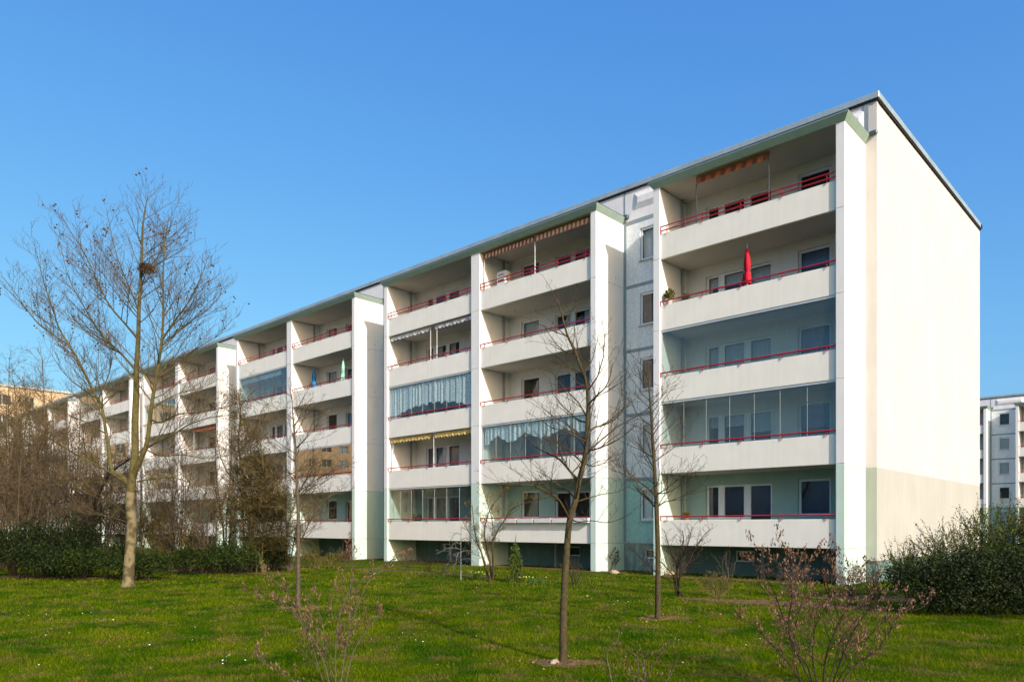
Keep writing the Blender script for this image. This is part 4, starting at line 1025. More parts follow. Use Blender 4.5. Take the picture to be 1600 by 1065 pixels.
# ------------------------------------------------------------------ leafy shrubs and the thicket on the left
def stuff(*a):
    o = obj(*a); o['kind'] = 'stuff'; return o
def leafy_shrub(name, label, base, lobes, n, size, m, seed, stem_m, group=None, stems=14, shoots=None):
    """lobes: (dx, dy, z, rx, ry, rz) ellipsoids; leaves sit mostly on their shells in clumps"""
    rs = np.random.RandomState(seed); root = empty(name, base, 0, label, "shrub", group)
    C = []; vol = np.array([l[3] * l[4] * l[5] for l in lobes]) ** .67; vol /= vol.sum()
    for l, f in zip(lobes, vol):
        k = int(n * f / 14); d = rnd_dirs(rs, k); d[:, 2] = np.abs(d[:, 2]) * 1.0 - .35 * rs.random(k)
        r = (rs.random(k) ** .33) * (1 + .12 * np.sin(d[:, 0] * 7 + l[0]) + .12 * np.sin(d[:, 2] * 9 + d[:, 1] * 5))
        c = np.array(l[:3]) + d * r[:, None] * np.array(l[3:6])
        c = np.repeat(c, 14, 0) + rs.normal(0, size * 1.5, (k * 14, 3)); C.append(c)
    C = np.concatenate(C); C = C[C[:, 2] > .03]
    tone = np.clip(rs.random(len(C)) * .75 + .25 * np.sin(C[:, 0] * 3 + C[:, 1] * 2) ** 2, 0, 1)
    stuff("foliage", leaf_mesh("foliage", C, size, m, rs, .25, .55, None, tone), root)
    tw = Twigs()
    for i in range(stems):
        l = lobes[i % len(lobes)]; d = rnd_dirs(rs, 1)[0]; d[2] = abs(d[2]); tip = np.array(l[:3]) + d * np.array(l[3:6]) * rs.uniform(.8, 1.15)
        foot = np.array([l[0] * .6 + rs.normal(0, .15), l[1] * .6 + rs.normal(0, .15), 0]); mid = (foot + tip) / 2 + rs.normal(0, .12, 3)
        P = smooth([foot, mid, tip], 4); tw.add([tuple(p) for p in P], [.022 - .017 * k / (len(P) - 1) for k in range(len(P))], 4)
    stuff("stems", tw.mesh("stems", stem_m), root)
    if shoots:
        ns, ln, lm, ls = shoots; tw = Twigs(); LC, LA = [], []
        for i in range(ns):
            l = lobes[rs.randint(len(lobes))]; d = rnd_dirs(rs, 1)[0]; d[2] = abs(d[2]) * .8 + .35; d /= np.linalg.norm(d)
            p = np.array(l[:3]) + d * np.array(l[3:6]) * rs.uniform(.55, 1.0); dr = d * np.array([.6, .6, 1]) + rs.normal(0, .25, 3); dr[2] = abs(dr[2]) + .25; dr /= np.linalg.norm(dr)
            L_ = ln * rs.uniform(.4, 1.15); q1 = p + dr * L_ * .5 + rs.normal(0, .03, 3); q2 = p + dr * L_ + rs.normal(0, .06, 3)
            tw.add([tuple(p), tuple(q1), tuple(q2)], [.006, .0045, .0025], 3)
            for t in np.linspace(.1, 1, max(4, int(L_ / .045))):
                c = (p + (q1 - p) * t * 2) if t < .5 else (q1 + (q2 - q1) * (t * 2 - 1))
                for _ in range(2): LC.append(c + rs.normal(0, .018, 3)); LA.append(dr + rs.normal(0, .5, 3))
        stuff("shoots", tw.mesh("shoots", VM['young']), root)
        stuff("young_leaves", leaf_mesh("young_leaves", np.array(LC), ls, lm, rs, .2, .5, np.array(LA)), root)
    return root
def w2(px, depth):
    x, y = ray(px); return Vector((x * depth, y * depth, 0))
# the big hedge on the right: a dark evergreen mass below, fresh green shoots above and behind
RX, RY = Vector((SN, CS, 0)), Vector((-CS, SN, 0))    # picture right, picture depth
def lob(r, dpt, z, a, b, c): v = RX * r + RY * dpt; return (v.x, v.y, z, a, b, c)
b1 = w2(1500, 16.3)
leafy_shrub("evergreen_shrub", "dark glossy evergreen shrub at the right edge, its foot in deep shade", b1,
    [lob(-.75, .2, .62, .75, .75, .72), lob(.1, -.1, .70, .85, .8, .80), lob(1.0, 0, .72, .9, .85, .85), lob(2.0, .2, .75, 1.0, .9, .9), lob(3.1, .4, .8, 1.1, 1.0, .9), lob(-.5, -.3, .3, .8, .5, .35), lob(.6, -.5, .3, .9, .5, .35), lob(1.8, -.4, .3, 1.0, .5, .35)], 42000, .055, VM['ever'], 101, VM['dark'], None, 20,
    (60, .5, VM['ever2'], .06))
b2 = w2(1540, 18.3)
leafy_shrub("privet_shrub", "tall loose shrub in fresh green leaf rising behind the dark evergreen, right edge", b2,
    [lob(-1.5, .2, .62, .85, .8, .55), lob(-.5, .3, .95, .95, .9, .80), lob(.7, .4, 1.25, 1.15, 1.0, 1.0), lob(2.0, .4, 1.42, 1.3, 1.1, 1.1), lob(3.4, .6, 1.4, 1.4, 1.1, 1.1)], 24000, .045, VM['ever2'], 102, VM['dark'], None, 40,
    (640, .62, VM['fresh'], .044))
stems_plant("twiggy_shrub", "thin arching shrub with first green leaves before the bottom of the gable", "shrub", (1420, 935), auto_stems((1420, 935), gnd(1420, 935)[1], 10, 48, 838, 104, .012, .5, .9), 103, LVQ,
    (VM['dark'], VM['dark'], VM['young']), (VM['fresh'], .035, 2, .02, .5, .3, "young_leaves"))
# left: evergreen hedge at the back of the lawn
for i, (px, dpt, lobes, n, mt, lab) in enumerate((
    (20, 27.0, [lob(-1.2, 0, .8, 1.2, 1.0, 1.1), lob(.3, .1, .95, 1.2, 1.0, 1.25), lob(1.4, 0, .6, 1.0, .9, .8)], 13000, 'ever', "dark evergreen shrub at the left edge of the lawn"),
    (92, 27.6, [lob(-.8, .2, .95, 1.1, 1.0, 1.1), lob(.5, .3, 1.1, 1.0, 1.0, 1.2), lob(.2, -.7, .45, 1.5, .6, .55)], 14000, 'ever', "tallest dark evergreen shrub left of the plane trunk"),
    (150, 26.9, [lob(-.7, 0, .55, 1.0, .7, .62), lob(.6, .1, .6, 1.0, .7, .65)], 8000, 'ever2', "low glossy green hedge just left of the plane trunk"),
    (226, 26.3, [lob(-.5, 0, .48, .7, .6, .52), lob(.25, .1, .5, .6, .6, .5)], 5500, 'ever2', "low rounded hedge just right of the plane trunk"),
    (330, 29.5, [lob(-.9, 0, .5, .9, .7, .58), lob(.3, .1, .6, 1.0, .7, .65), lob(1.2, .2, .55, .8, .7, .6)], 8000, 'ever2', "low green hedge between the bare thicket and the leaning trunk"),
    (372, 31.0, [lob(-.6, .3, .6, .8, .6, .7), lob(.9, .4, .6, .8, .6, .7)], 4000, 'ever', "dark shrub behind the leaning mossy trunk"),
    (440, 31.5, [lob(-.3, .3, .4, .5, .5, .45)], 1500, 'ever', "dark low shrub right of the leaning mossy trunk"))):
    leafy_shrub("evergreen_shrub", lab, w2(px, dpt), lobes, n, .075, VM[mt], 110 + i, VM['dark'], "evergreen shrubs at the back of the lawn", 16, (30, .5, VM['ever2'], .07))
leafy_shrub("forsythia", "yellow olive rounded forsythia behind the plane trunk", w2(250, 33.0), [lob(-.6, 0, 1.1, 1.0, .9, 1.1), lob(.5, 0, 1.2, 1.1, .9, 1.2)], 4500, .05, VM['olive'], 121, VM['ochre'], None, 60, (160, .8, VM['yellow'], .04))
leafy_shrub("forsythia", "small shrub with a few bright yellow flowers in the thicket", w2(300, 31.5), [lob(0, 0, .95, .7, .6, .9)], 1000, .05, VM['olive'], 122, VM['ochre'], None, 26, (60, .6, VM['yellow'], .05))
leafy_shrub("low_shrub", "low yellowish leafy shrub left of the first pale green fin", w2(505, 33.5), [lob(-.5, 0, .4, .8, .5, .45), lob(.6, 0, .4, .7, .5, .4)], 2200, .05, VM['olive'], 123, VM['ochre'], None, 20, (40, .4, VM['fresh'], .04))

# fine twigged bare trees and thickets behind the lawn
LVF = [dict(n=4.6, ang=42, len=.80, up=.1, wob=.14, seg=4, sides=4, max=2.4, rl=.010), dict(n=5.6, ang=44, len=.55, up=.0, wob=.18, seg=4, sides=3, max=1.2, rl=.008), dict(n=5.5, ang=42, len=.5, up=-.05, wob=.2, seg=3, sides=3, max=.6, min=.18, rl=.008)]
LVW = [dict(n=4.6, ang=46, len=.80, up=-.05, wob=.16, seg=4, sides=4, max=2.2, rl=.010), dict(n=6.4, ang=48, len=.55, up=-.4, wob=.2, seg=4, sides=3, max=1.1, rl=.007, noDown=False), dict(n=7.0, ang=42, len=.5, up=-.3, wob=.22, seg=3, sides=3, max=.5, min=.16, rl=.007, noDown=False)]
def thicket(name, label, px, depth, stems, seed, lv, mats, leaf=None, cat="tree", group=None):
    return stems_plant(name, label, cat, (px, 900), stems, seed, lv, mats, leaf, group, minr=.0060, base_depth=depth)
def foot(px, depth): return (px, YH + EYE * FPX / depth + 1, 0)
OB = (VM['olive'], .045, 1, .03, .4, .2, "buds")
f = foot(395, 31.0)
thicket("leaning_tree", "dense olive brown tree with a leaning mossy trunk left of the middle", 412, 30.3, [
    ([(412, 892, 0), (408, 876, 0), (398, 858, .2), (392, 838, .3), (388, 810, .4), (384, 775, .5), (378, 735, .6), (372, 690, .7), (376, 650, .8), (372, 612, .8)], .13, .02, 3.0),
    ([(392, 838, .3), (404, 800, 0), (412, 760, -.2), (410, 715, -.4), (404, 675, -.5), (408, 640, -.5)], .06, .012, 2.6),
    ([(388, 810, .4), (420, 770, .8), (445, 745, 1.0), (470, 735, 1.1), (500, 732, 1.2)], .045, .010, 2.4),
    ([(384, 775, .5), (360, 745, 1.0), (345, 715, 1.2), (338, 680, 1.3)], .045, .010, 2.4),
    ([(408, 800, 0), (430, 790, -.5), (455, 800, -.8), (480, 795, -1.0)], .035, .009, 2.0),
    ([(400, 860, .1), (425, 845, .5), (448, 850, .8), (462, 862, 1.0)], .03, .008, 1.8)], 131, LVW, (VM['plane'], VM['brown'], VM['ochre']), (VM['olive'], .05, 2, .03, .4, .1, "buds"))
lt = [o for o in bpy.data.objects if o.name.startswith("leaning_tree")][0]; rs = np.random.RandomState(77); C = []
for (px, py, dz, a, b, c, k) in ((372, 640, .6, .45, .5, .9, 500), (385, 690, .5, .75, .7, .9, 1300), (400, 735, .3, 1.15, .9, .9, 2300), (415, 780, .2, 1.45, 1.0, .9, 3000), (395, 825, .3, 1.35, 1.0, .9, 2600), (440, 830, .5, 1.0, .9, .8, 1500), (360, 790, .6, .7, .7, .9, 1000)):
    d = rnd_dirs(rs, k) * (rs.random((k, 1)) ** .4) * np.array([a, b, c]); d[:, 2] -= .12 * np.hypot(d[:, 0], d[:, 1]); cl = rs.normal(0, .05, (k, 4, 3)); C.append((np.array(at(px, py, 30.3 + dz))[None, None] + d[:, None] + cl).reshape(-1, 3))
C = np.concatenate(C); add_leaves(lt, "needles", leaf_mesh("needles", C, .085, VM['dolive'], rs, -.3, .16), lt.location)
thicket("bare_tree", "bare grey brown multi stem tree right of the leaning trunk", 452, 32.0,
    [([(452, 884, 0), (448, 850, 0), (455, 800, .2), (480, 760, .4), (520, 735, .5), (548, 728, .6)], .05, .010, 2.2), ([(455, 884, 0), (470, 845, .3), (490, 805, .5), (515, 775, .6), (535, 770, .7)], .045, .009, 2.0),
     ([(450, 884, 0), (440, 840, -.3), (438, 790, -.4), (432, 740, -.5), (440, 700, -.5)], .045, .009, 2.2), ([(453, 884, 0), (462, 830, -.3), (472, 780, -.5), (492, 740, -.6)], .04, .009, 2.0)], 132, LVF, (VM['greystem'], VM['brown'], VM['brown']), OB)
thicket("bare_tree", "dark leaning trunk dividing low, bare, just left of the plane tree", 140, 30.0,
    [([(139, 872, 0), (138, 845, 0), (140, 815, .1), (148, 785, .2), (160, 760, .3), (172, 738, .4), (195, 722, .5), (225, 700, .6)], .14, .02, 2.6), ([(137, 872, 0), (132, 850, -.1), (124, 825, -.3), (118, 800, -.4), (110, 770, -.5)], .07, .015, 2.2),
     ([(140, 860, 0), (158, 852, .4), (172, 835, .6), (185, 815, .8)], .06, .012, 1.8), ([(139, 830, 0), (128, 800, .6), (112, 775, .9), (90, 758, 1.1)], .05, .01, 2.2), ([(141, 815, .1), (155, 800, -.4), (175, 790, -.6), (190, 775, -.8)], .05, .01, 2.0)], 133, LVF, (VM['dark'], VM['dark'], VM['brown']))
for i, (px, dep, top, w, n, mats, lf, lv, lab) in enumerate((
    (-10, 31.0, 590, 60, 6, ('brown', 'ochre', 'ochre'), 1, LVW, "ochre fine twigged tree cut by the left edge, nearest of the thicket"),
    (160, 34.0, 640, 45, 6, ('brown', 'brown', 'ochre'), 1, LVW, "hanging twigged bare tree directly behind the plane trunk's left limb"),
    (270, 34.0, 660, 42, 6, ('brown', 'brown', 'brown'), 0, LVF, "bare spreading tree between the plane tree and the far pale fins"),
    (60, 33.0, 640, 50, 7, ('brown', 'brown', 'brown'), 1, LVW, "russet tangled tree in the middle of the left thicket"),
    (215, 33.0, 690, 44, 7, ('brown', 'brown', 'brown'), 1, LVF, "bare twiggy tree close behind the plane trunk's right side"),
    (25, 35.0, 535, 55, 5, ('ochre', 'ochre', 'ochre'), 1, LVF, "tall tan bare tree left of the tallest reddish one"),
    (5, 33.0, 548, 70, 6, ('brown', 'brown', 'brown'), 1, LVW, "brown hazy fine twigged tree at the very left edge"),
    (70, 36.0, 520, 55, 5, ('ochre', 'ochre', 'brown'), 1, LVF, "tallest reddish brown bare tree behind the left hedge"),
    (118, 38.0, 600, 45, 6, ('brown', 'ochre', 'ochre'), 1, LVW, "ochre hanging twigged tree behind the left hedge"),
    (45, 40.0, 570, 45, 5, ('ochre', 'ochre', 'ochre'), 1, LVW, "yellowish bare tree farthest back in the left thicket"),
    (285, 31.5, 690, 40, 8, ('dark', 'brown', 'brown'), 0, LVF, "bare many stemmed thicket shrub right of the plane trunk"),
    (325, 30.5, 735, 28, 9, ('brown', 'brown', 'brown'), 0, LVF, "bare fan shaped thicket shrub before the far pale green fin"),
    (352, 33.5, 640, 26, 4, ('dark', 'ochre', 'ochre'), 1, LVF, "upright bare trunk tree left of the leaning tree"),
    (195, 36.0, 720, 50, 8, ('brown', 'brown', 'brown'), 0, LVF, "low bare thicket behind the plane trunk"),
    (240, 38.0, 700, 40, 7, ('brown', 'brown', 'brown'), 0, LVF, "pale brown bare thicket tree farther right behind the plane trunk"),
    (20, 29.0, 690, 60, 8, ('brown', 'brown', 'brown'), 0, LVF, "low tangled bare thicket before the left edge trees"),
    (100, 31.0, 680, 55, 8, ('dark', 'brown', 'brown'), 0, LVF, "tangled bare thicket over the tallest evergreen shrub"))):
    ft = foot(px, dep)
    thicket("bare_tree" if top < 650 else "bare_thicket", lab, px, dep, auto_stems((px, ft[1] - 1), dep, n, w, top, 140 + i, .05 if top < 650 else .028, .8, 2.2 if top < 650 else 1.6), 160 + i, lv,
            tuple(VM[k] for k in mats), OB if lf else None, "tree" if top < 650 else "shrub", "bare trees and thickets behind the lawn")
# ------------------------------------------------------------------ things on the balconies
def bayx(si, typ):
    for (s, t, a, b) in MBAYS:
        if s == si and t == typ: return a + MX, b + MX
awn = dict(orange=mat("orange_cloth", (.40, .11, .045), .9, .08), orange2=mat("orange_stripe_cloth", (.30, .06, .03), .9, .08), cream=mat("cream_cloth", (.62, .52, .36), .9, .05), brown=mat("brown_stripe_cloth", (.16, .05, .02), .9, .08),
           yellow=mat("yellow_cloth", (.62, .42, .10), .9, .06), pale=mat("pale_yellow_cloth", (.72, .55, .22), .9, .06), white=mat("white_cloth", (.66, .66, .64), .9, .05), grey=mat("grey_cloth", (.45, .45, .45), .9, .05),
           metal=mat("white_metal", (.60, .60, .58), .4, .03, metal=.2), dmetal=mat("dark_metal", (.06, .06, .06), .5, .1))
def awning(label, x0, x1, n, drop, scallop, ma, mb_, poles, stripes, z_rail=True, pm='metal', y=.26, n_sc=None):
    """rolled awning under the ceiling of storey n with a hanging valance between x0 and x1 (world x)"""
    zc = LV[n + 1] - (.012 if n < 4 else .0); root = empty("awning", (x0, MY + y, LV[n]), 0, label, "awning", "rolled awnings on the balconies")
    w = x1 - x0; z = zc - LV[n]
    mb = MB(); mb.tube([(0, 0, z - .07), (w, 0, z - .07)], .055, 8); mb.build("roll", awn[ma], root)
    mb = MB(); k = n_sc or stripes; sub = 4
    for i in range(k):
        for j in range(sub):
            u0, u1 = (i + j / sub) / k, (i + (j + 1) / sub) / k
            d0 = drop + scallop * math.sin(math.pi * j / sub); d1 = drop + scallop * math.sin(math.pi * (j + 1) / sub)
            wv0, wv1 = .018 * math.sin(u0 * k * 3.1), .018 * math.sin(u1 * k * 3.1)
            mb.cur = i % 2
            mb.quad((u0 * w, -.06, z - .08), (u1 * w, -.06, z - .08), (u1 * w, -.09 + wv1, z - .08 - d1), (u0 * w, -.09 + wv0, z - .08 - d0))
    mb.build("valance", [awn[ma], awn[mb_]], root)
    for p in poles:
        mb = MB(); mb.tube([(p - x0, -.04, .95), (p - x0, -.04, z - .02)], .022, 6); mb.tube([(p - x0, -.04, .95), (p - x0, -.04, 1.65)], .03, 6); mb.build("pole", awn[pm], root)
    return root
awning("orange brown striped awning under the top balcony ceiling nearest the gable", -13.99, -11.15, 4, .20, .03, 'orange', 'brown', (-13.99, -11.15), 7, pm='dmetal', n_sc=14)
a, b = bayx(1, 'R')
awning("long red orange striped awning, right half, on the second top balcony from the gable", -22.15, b - .06, 4, .24, .03, 'orange', 'cream', (-22.15,), 28)
awning("long red orange striped awning, left half, on the second top balcony from the gable", a + .1, -22.25, 4, .22, .03, 'orange2', 'cream', (a + .12,), 28)
a, b = bayx(1, 'L')
awning("dingy white scalloped awning, left half, over the fourth floor balcony with a trellis", a + .1, -29.45, 3, .10, .10, 'white', 'grey', (-29.4,), 10)
awning("dingy white scalloped awning, right half, over the fourth floor balcony with a trellis", -29.0, b - .08, 3, .10, .10, 'grey', 'white', (-28.9,), 10)
awning("yellow scalloped awning, left half, over the second floor balcony", a + .1, -29.35, 1, .10, .12, 'yellow', 'pale', (a + .25,), 13)
awning("yellow scalloped awning, right half, over the second floor balcony", -29.0, b - .05, 1, .10, .12, 'pale', 'yellow', (-29.15,), 13)
a, b = bayx(3, 'R')
awning("small orange awning on a far third floor balcony behind the plane tree branches", a + 2.4, b - .1, 2, .2, .05, 'orange', 'orange2', (a + 2.4,), 12)
def parasol(label, x, n, ztop, h, r, col, y=.30, cloth2=None):
    m = mat(label.split()[0] + "_parasol_cloth", col, .75, .15, 5); zb = LV[n] + .16
    root = empty("parasol", (x, MY + y, zb), 0, label, "parasol", "closed parasols on the balconies"); zt = ztop - zb
    mb = MB(); mb.tube([(0, 0, 0), (0, 0, zt + .06)], .022, 8); mb.tube([(0, 0, zt + .05), (0, 0, zt + .11)], [.03, .008], 6); mb.build("pole", awn['metal'], root)
    mb = MB(); mb.tube([(0, 0, 0), (0, 0, .05), (0, 0, .09)], [.24, .22, .04], 12); mb.build("base", awn['metal'], root)
    rs = random.Random(int(x * 10)); K = 22; prof = [(0, .02), (.06, .35), (.2, .68), (.42, .92), (.60, .82), (.66, .58), (.72, .95), (.86, 1.15), (1.0, 1.05)]
    V, F = [], []
    ph = [rs.uniform(.7, 1.25) for _ in range(K)]
    for (t, q) in prof:
        for k in range(K):
            a_ = 6.283 * k / K; rr = r * q * (1 + (.30 if k % 2 else -.28) * min(1, t * 1.6)) * (1 + (ph[k] - 1) * .6 * t); zz = zt - h * t * (1 + (ph[k] - 1) * .18 * (t > .8))
            V.append((rr * math.cos(a_), rr * math.sin(a_), zz))
    for i in range(len(prof) - 1):
        for k in range(K): F.append((i*K + k, i*K + (k+1) % K, (i+1)*K + (k+1) % K, (i+1)*K + k))
    mb = MB(); mb.v = V; mb.f = F; mb.m = [0] * len(F); mb.build("closed_canopy", m, root, True)
    mb = MB(); mb.tube([(0, 0, zt - h * .62), (0, 0, zt - h * .66)], r * .62, 10); mb.build("tie", m, root)
parasol("bright red closed parasol on the fourth floor balcony nearest the gable", -12.05, 3, 12.10, 1.38, .115, (.62, .008, .03), .42)
parasol("deep blue closed parasol left of the pale green one", -41.35, 3, 11.95, 1.15, .13, (.03, .22, .52), .75)
parasol("pale mint green closed parasol right of the blue one", -37.62, 3, 11.90, 1.20, .12, (.34, .62, .50), .40)
# white flower boxes hung outside a ground floor parapet
a, b = bayx(1, 'R'); fbm = mat("white_plastic_box", (.76, .76, .76), .5, .03)
nbx = 5; soilb = mat("potting_soil", (.05, .035, .025), .95, .1)
for i in range(nbx):
    w = .98; x1 = b - .04 - i * 1.04; x0 = x1 - w
    root = empty("flower_box", (x0, MY - .13, LV[0] + .90), 0, "white flower box on the ground floor railing, %s from the fin" % ("first", "second", "third", "fourth", "fifth")[i], "flower box", "flower boxes on one ground floor railing")
    mb = MB(); z1, z0, t = .20, .0, .02
    A_ = [(0, 0), (w, 0), (w, .19), (0, .19)]; B_ = [(.03, .02), (w - .03, .02), (w - .03, .17), (.03, .17)]
    for k in range(4):
        k2 = (k + 1) % 4; mb.quad((*B_[k], z0), (*B_[k2], z0), (*A_[k2], z1), (*A_[k], z1))
        mb.quad((*A_[k], z1), (*A_[k2], z1), (A_[k2][0] + (t if A_[k2][0] < .5 else -t), A_[k2][1] + (t if A_[k2][1] < .1 else -t), z1), (A_[k][0] + (t if A_[k][0] < .5 else -t), A_[k][1] + (t if A_[k][1] < .1 else -t), z1))
    mb.quad(*[(*p, z0) for p in B_[::-1]]); mb.build("box", fbm, root)
    mb = MB(); mb.quad((t, t, .17), (w - t, t, .17), (w - t, .19 - t, .17), (t, .19 - t, .17)); mb.build("soil", soilb, root)
    mb = MB()
    for xx in (.2, w - .2): mb.box(xx - .012, xx + .012, .178, .24, .06, .20)
    mb.build("bracket", awn['dmetal'], root)
# white unit behind the top railing
root = empty("air_conditioner", (-24.72, MY + .85, LV[4] + .16), 0, "white boxy unit behind the top floor railing beside the striped awning", "appliance")
mb = MB(); mb.box(-.33, .33, -.2, .2, .45, 1.72, .07); mb.build("casing", awn['white'], root)
mb = MB()
for z in (1.50, 1.545): mb.box(-.18, .18, -.208, -.201, z, z + .02)
mb.box(-.2, .2, -.207, -.2005, 1.18, 1.30); mb.build("grille", awn['dmetal'], root)
mb = MB()
for s in (-1, 1): mb.box(s * .25 - .03, s * .25 + .03, -.15, .15, 0, .449)
mb.build("leg", awn['dmetal'], root)
# lace curtains behind balcony glazing
def lace(label, x0, x1, n, y, hem, m, top=H - .09):
    w = x1 - x0; k = 150; V, F = [], []
    for i in range(k + 1):
        u = i / k; fy = .03 * math.sin(u * w * 2 * math.pi / .25 + 1.8 * math.sin(u * 9)) * (.6 + .4 * math.sin(u * 23)) + .012 * math.sin(u * 97)
        V += [(u * w, fy, top), (u * w, fy * 1.2, (top + hem(u)) / 2), (u * w, fy * 1.3, hem(u))]
    for i in range(k):
        for j in (0, 1): F.append((i*3 + j, (i+1)*3 + j, (i+1)*3 + j + 1, i*3 + j + 1))
    mb = MB(); mb.v = V; mb.f = F; mb.m = [0] * len(F); root = empty("lace_curtain", (x0, MY + y, LV[n]), 0, label, "curtain", "lace curtains in glazed balconies"); mb.build("cloth", m, root, True)
    mb = MB(); mb.tube([(-.05, 0, top + .01), (w + .05, 0, top + .01)], .012, 6); mb.build("rod", awn['metal'], root)
lw = sheer_mat("white_lace", (.92, .93, .94), .85)
a, b = bayx(1, 'L')
def hem1(u):
    if u < .09 or u > .92: return 1.02
    return 1.02 + .62 * math.sin(math.pi * min(1, max(0, (u - .06) / .9))) ** .5 * (.75 + .25 * abs(math.sin(u * 34))) - .02
lace("full lace curtain with an arched hem in the third floor glazed balcony", a + .08, b - .08, 2, .20, hem1, lw)
a, b = bayx(1, 'R')
def hem2(u): return H - .09 - (.42 + .40 * abs(math.cos(u * math.pi * 3.3 + .35 * math.sin(u * 5))) ** 1.4 * (1 - .4 * u) + .07 * abs(math.sin(u * 46)))
lace("short scalloped lace valance in the second floor glazed balcony behind the young tree", a + .2, b - .3, 1, .20, hem2, lw)
a, b = bayx(2, 'L')
def hem3(u): return H - .40
lace("plain white blind strip in a glazed fourth floor balcony left of the parasols", a + .1, b - 1.2, 3, .30, hem3, sheer_mat("white_blind", (.8, .82, .84), .95))
# potted plants on balconies
pot_m = mat("clay_pot", (.30, .11, .05), .8, .1); potw = mat("pale_pot", (.5, .5, .48), .7, .05)
def potted(label, x, y, n, zoff, h, seed, m, leafsize, potm, rad=.16):
    root = empty("potted_plant", (x, MY + y, LV[n] + zoff), 0, label, "potted plant", "potted plants on balconies"); rs = np.random.RandomState(seed)
    mb = MB(); mb.tube([(0, 0, 0), (0, 0, .2), (0, 0, .21)], [.08, .12, .11], 12); mb.build("pot", potm, root)
    C = rs.normal(0, 1, (170, 3)); C /= np.linalg.norm(C, axis=1, keepdims=True); C = C * (rs.random((170, 1)) ** .4) * np.array([rad, rad, h * .5]) + np.array([0, 0, .2 + h * .5])
    stuff("foliage", leaf_mesh("foliage", C, leafsize, m, rs, .3, .5), root)
    tw = Twigs()
    for k in range(8): p = C[k * 9]; tw.add([(0, 0, .18), tuple(p * .6 + np.array([0, 0, .05])), tuple(p)], [.008, .006, .003], 4)
    stuff("stems", tw.mesh("stems", VM['young']), root)
a, b = bayx(0, 'L')
potted("grassy potted plant at the left end of the parasol balcony", a + .28, .26, 3, .99, .45, 201, VM['fresh'], .12, potw, .2)
potted("small dark potted plant next to the grassy one on the fourth floor balcony", a + .95, .40, 3, .78, .40, 202, VM['ever2'], .07, pot_m)
potted("low plant behind the ground floor railing nearest the gable", a + .95, .36, 0, .85, .28, 203, VM['olive'], .07, pot_m)
a, b = bayx(1, 'L')
for i, (u, hh, m, lab) in enumerate(((.16, .5, 'ever', "leftmost dark plant under the arched lace curtain"), (.28, .55, 'olive', "olive plant under the arched lace curtain"), (.38, .45, 'ever2', "low green plant under the arched lace curtain"), (.47, .6, 'fresh', "bright lime green plant in the middle of the lace curtain arch"),
                                     (.58, .62, 'ever', "dark plant right of the lime green one"), (.68, .68, 'ever', "bushy dark plant under the right half of the lace arch"), (.77, .74, 'pink', "tall reddish plant under the lace arch"), (.86, .72, 'ever', "rightmost dark plant under the arched lace curtain"))):
    potted(lab, a + u * (b - a), .52, 2, .72, hh, 210 + i, VM[m], .10, pot_m, .3)
potted("round leafy plant in the glazed ground floor balcony", a + 1.9, .5, 0, .78, .45, 220, VM['ever2'], .11, pot_m, .32)
# folding trellis
root = empty("trellis", (a + .12, MY + .24, LV[3] + .99), 0, "small brown folding trellis at the left end of a fourth floor balcony", "trellis"); tm = mat("trellis_wood", (.16, .085, .035), .8, .1)
for k in range(4):
    for s in (1, -1):
        mb = MB(); x0 = k * .2; mb.tube([(x0, 0, .05 if s > 0 else .45), (x0 + .4, .01 * s, .45 if s > 0 else .05)], .012, 4); mb.build("slat", tm, root)
# small things on the ground
def stone(px, py, r, lab, seed):
    b_, _ = gnd(px, py); rs = np.random.RandomState(seed); bm = bmesh.new(); bmesh.ops.create_icosphere(bm, subdivisions=2, radius=1)
    for v in bm.verts: v.co = v.co * (1 + .18 * math.sin(v.co.x * 3 + seed) + .12 * math.sin(v.co.z * 5 + v.co.y * 4)); v.co.x *= r; v.co.y *= r * .8; v.co.z = v.co.z * r * .55 + r * .3
    me = bpy.data.meshes.new("stone"); bm.to_mesh(me); bm.free(); me.materials.append(stm); tag(obj("stone", me, None, b_), lab, "stone", "stones on the lawn")
stm = mat("pale_stone", (.42, .33, .22), .9, .15, 20, .5, 60)
stone(866, 1037, .085, "pale flat stone at the foot of the nearest young tree", 1)
stone(918, 931, .05, "small orange stone alone on the lawn", 2)
stone(961, 896, .20, "pale rubble lump at the foot of the shaded fin", 3)
stone(1043, 898, .26, "flat pale slab behind the second young trunk", 4)
stone(766, 884, .20, "square pale stone by the double fin", 5)
# cream block beyond the far end, and the yellow one that the balcony glass mirrors
def plain_block(name, label, loc, rz, w, h, dpt, floors, cols, m, mw2):
    root = empty(name, loc, rz, label, "apartment building"); fh = (h - 1.6) / floors; cw = w / cols; holes = []
    for i in range(floors):
        for j in range(cols): holes.append((j * cw + cw * .2, j * cw + cw * (.8 if j % 3 else .55), 1.0 + i * fh + fh * .3, 1.0 + i * fh + fh * .82))
    wall_with_holes(0, w, 0, h, 0, holes, .15).build("wall", m, root)
    mb = MB(); mb.quad((0, dpt, 0), (0, 0, 0), (0, 0, h), (0, dpt, h)); mb.quad((w, 0, 0), (w, dpt, 0), (w, dpt, h), (w, 0, h)); mb.quad((w, dpt, 0), (0, dpt, 0), (0, dpt, h), (w, dpt, h)); mb.build("side_wall", mw2, root)
    mb = MB(); mb.box(-.2, w + .2, -.2, dpt + .2, h + .002, h + .35); mb.build("roof", M['zinc'], root)
    for (a, b, c, d) in holes: add_window(root, a, c, .12, b - a, d - c, [(.08, (b - a) * .5 - .04, .08, d - c - .08), ((b - a) * .5 + .04, b - a - .08, .08, d - c - .08)], 'p', ('curtain_w', 1.0, None) if (a * 7 + c) % 3 < 1 else None, sill=False)
    return root
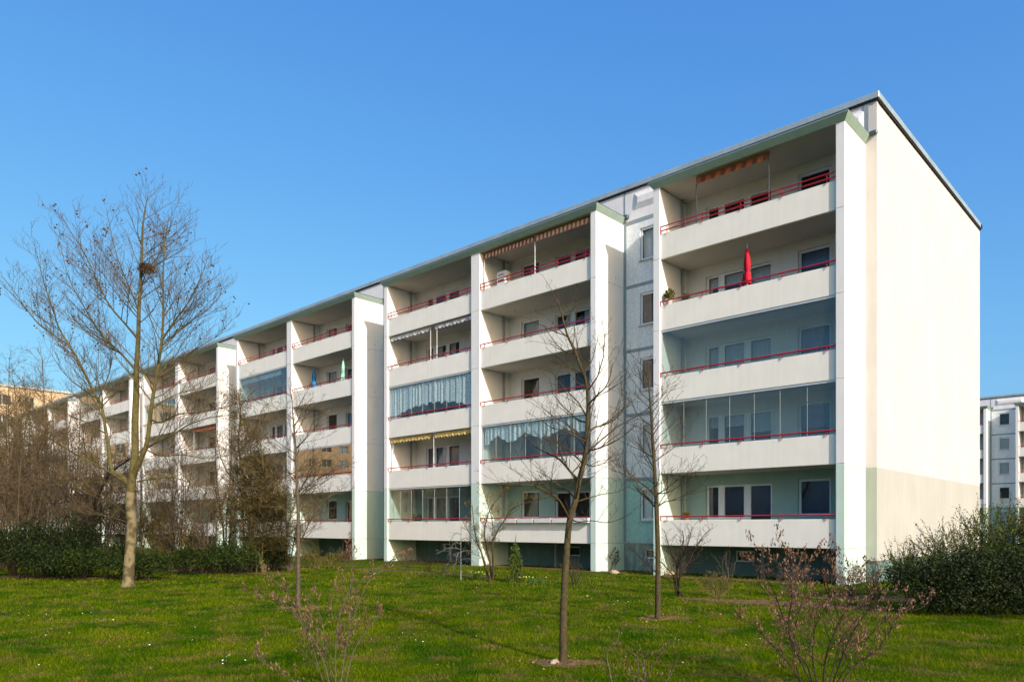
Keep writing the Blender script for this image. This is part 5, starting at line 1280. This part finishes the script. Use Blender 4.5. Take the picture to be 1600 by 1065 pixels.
plain_block("cream_block", "cream yellow apartment block whose top edge shows above the far left end of the roof", (-124, -62, 0), R(90), 144, 21.7, 14, 7, 38, mat("peach_plaster", (.62, .44, .26), .85, .05, 1), mat("peach_plaster_side", (.55, .42, .28), .85, .05, 1))

# ------------------------------------------------------------------ the garden behind the camera, seen only as reflections in the glass
LVB = [dict(n=2.6, ang=44, len=.5, up=.2, wob=.12, seg=4, sides=3, max=3.0, rl=.012), dict(n=3.4, ang=44, len=.45, up=.1, wob=.15, seg=3, sides=3, max=1.4, rl=.009), dict(n=4, ang=42, len=.5, up=0, wob=.18, seg=2, sides=3, max=.7, min=.2, rl=.008)]
for i, (x, y, h) in enumerate(((-20, -22, 11), (-33, -27, 12), (-47, -24, 10.5), (-60, -30, 12), (-28, -38, 13), (-76, -26, 11), (-12, -34, 12))):
    g = Grow(300 + i, LVB, .008); b = Vector((x, y, 0)); r = random.Random(i); fork = h * r.uniform(.2, .28)
    g.limb([b, b + Vector((.1, .1, fork * .5)), b + Vector((.1, 0, fork))], .2, .16, 0, 8, .9, False)
    for k in range(6):
        a = 6.283 * k / 6 + r.uniform(-.3, .3); s = r.uniform(.16, .34) * h; t = b + Vector((0, 0, fork))
        PP = smooth([t, t + Vector((math.cos(a) * s * .35, math.sin(a) * s * .35, h * .25)), t + Vector((math.cos(a) * s * .75, math.sin(a) * s * .75, h * .5)), t + Vector((math.cos(a) * s, math.sin(a) * s, (h - fork) * r.uniform(.8, 1)))], 3)
        rr = [.10 - .085 * j / (len(PP) - 1) for j in range(len(PP))]; g.put(PP, rr, .5, 6); g.kids(PP, rr, 0, .2, 3.2)
    tree("garden_tree", "bare garden tree mirrored in the balcony glass", "tree", b, g, VM['plane'], VM['plane'], VM['brown'], "bare garden trees mirrored in the balcony glass")
for i in range(6):
    leafy_shrub("garden_shrub", "dark garden shrub mirrored in the ground floor windows", Vector((-14 - i * 11, -17 - (i % 2) * 4, 0)), [(-2.2, 0, 1.1, 2.0, 1.3, 1.3), (.6, .2, 1.4, 2.2, 1.4, 1.6), (3.2, 0, 1.0, 1.9, 1.3, 1.2)], 4500, .16, VM['ever'], 330 + i, VM['dark'], "dark garden shrubs mirrored in the ground floor windows", 8)
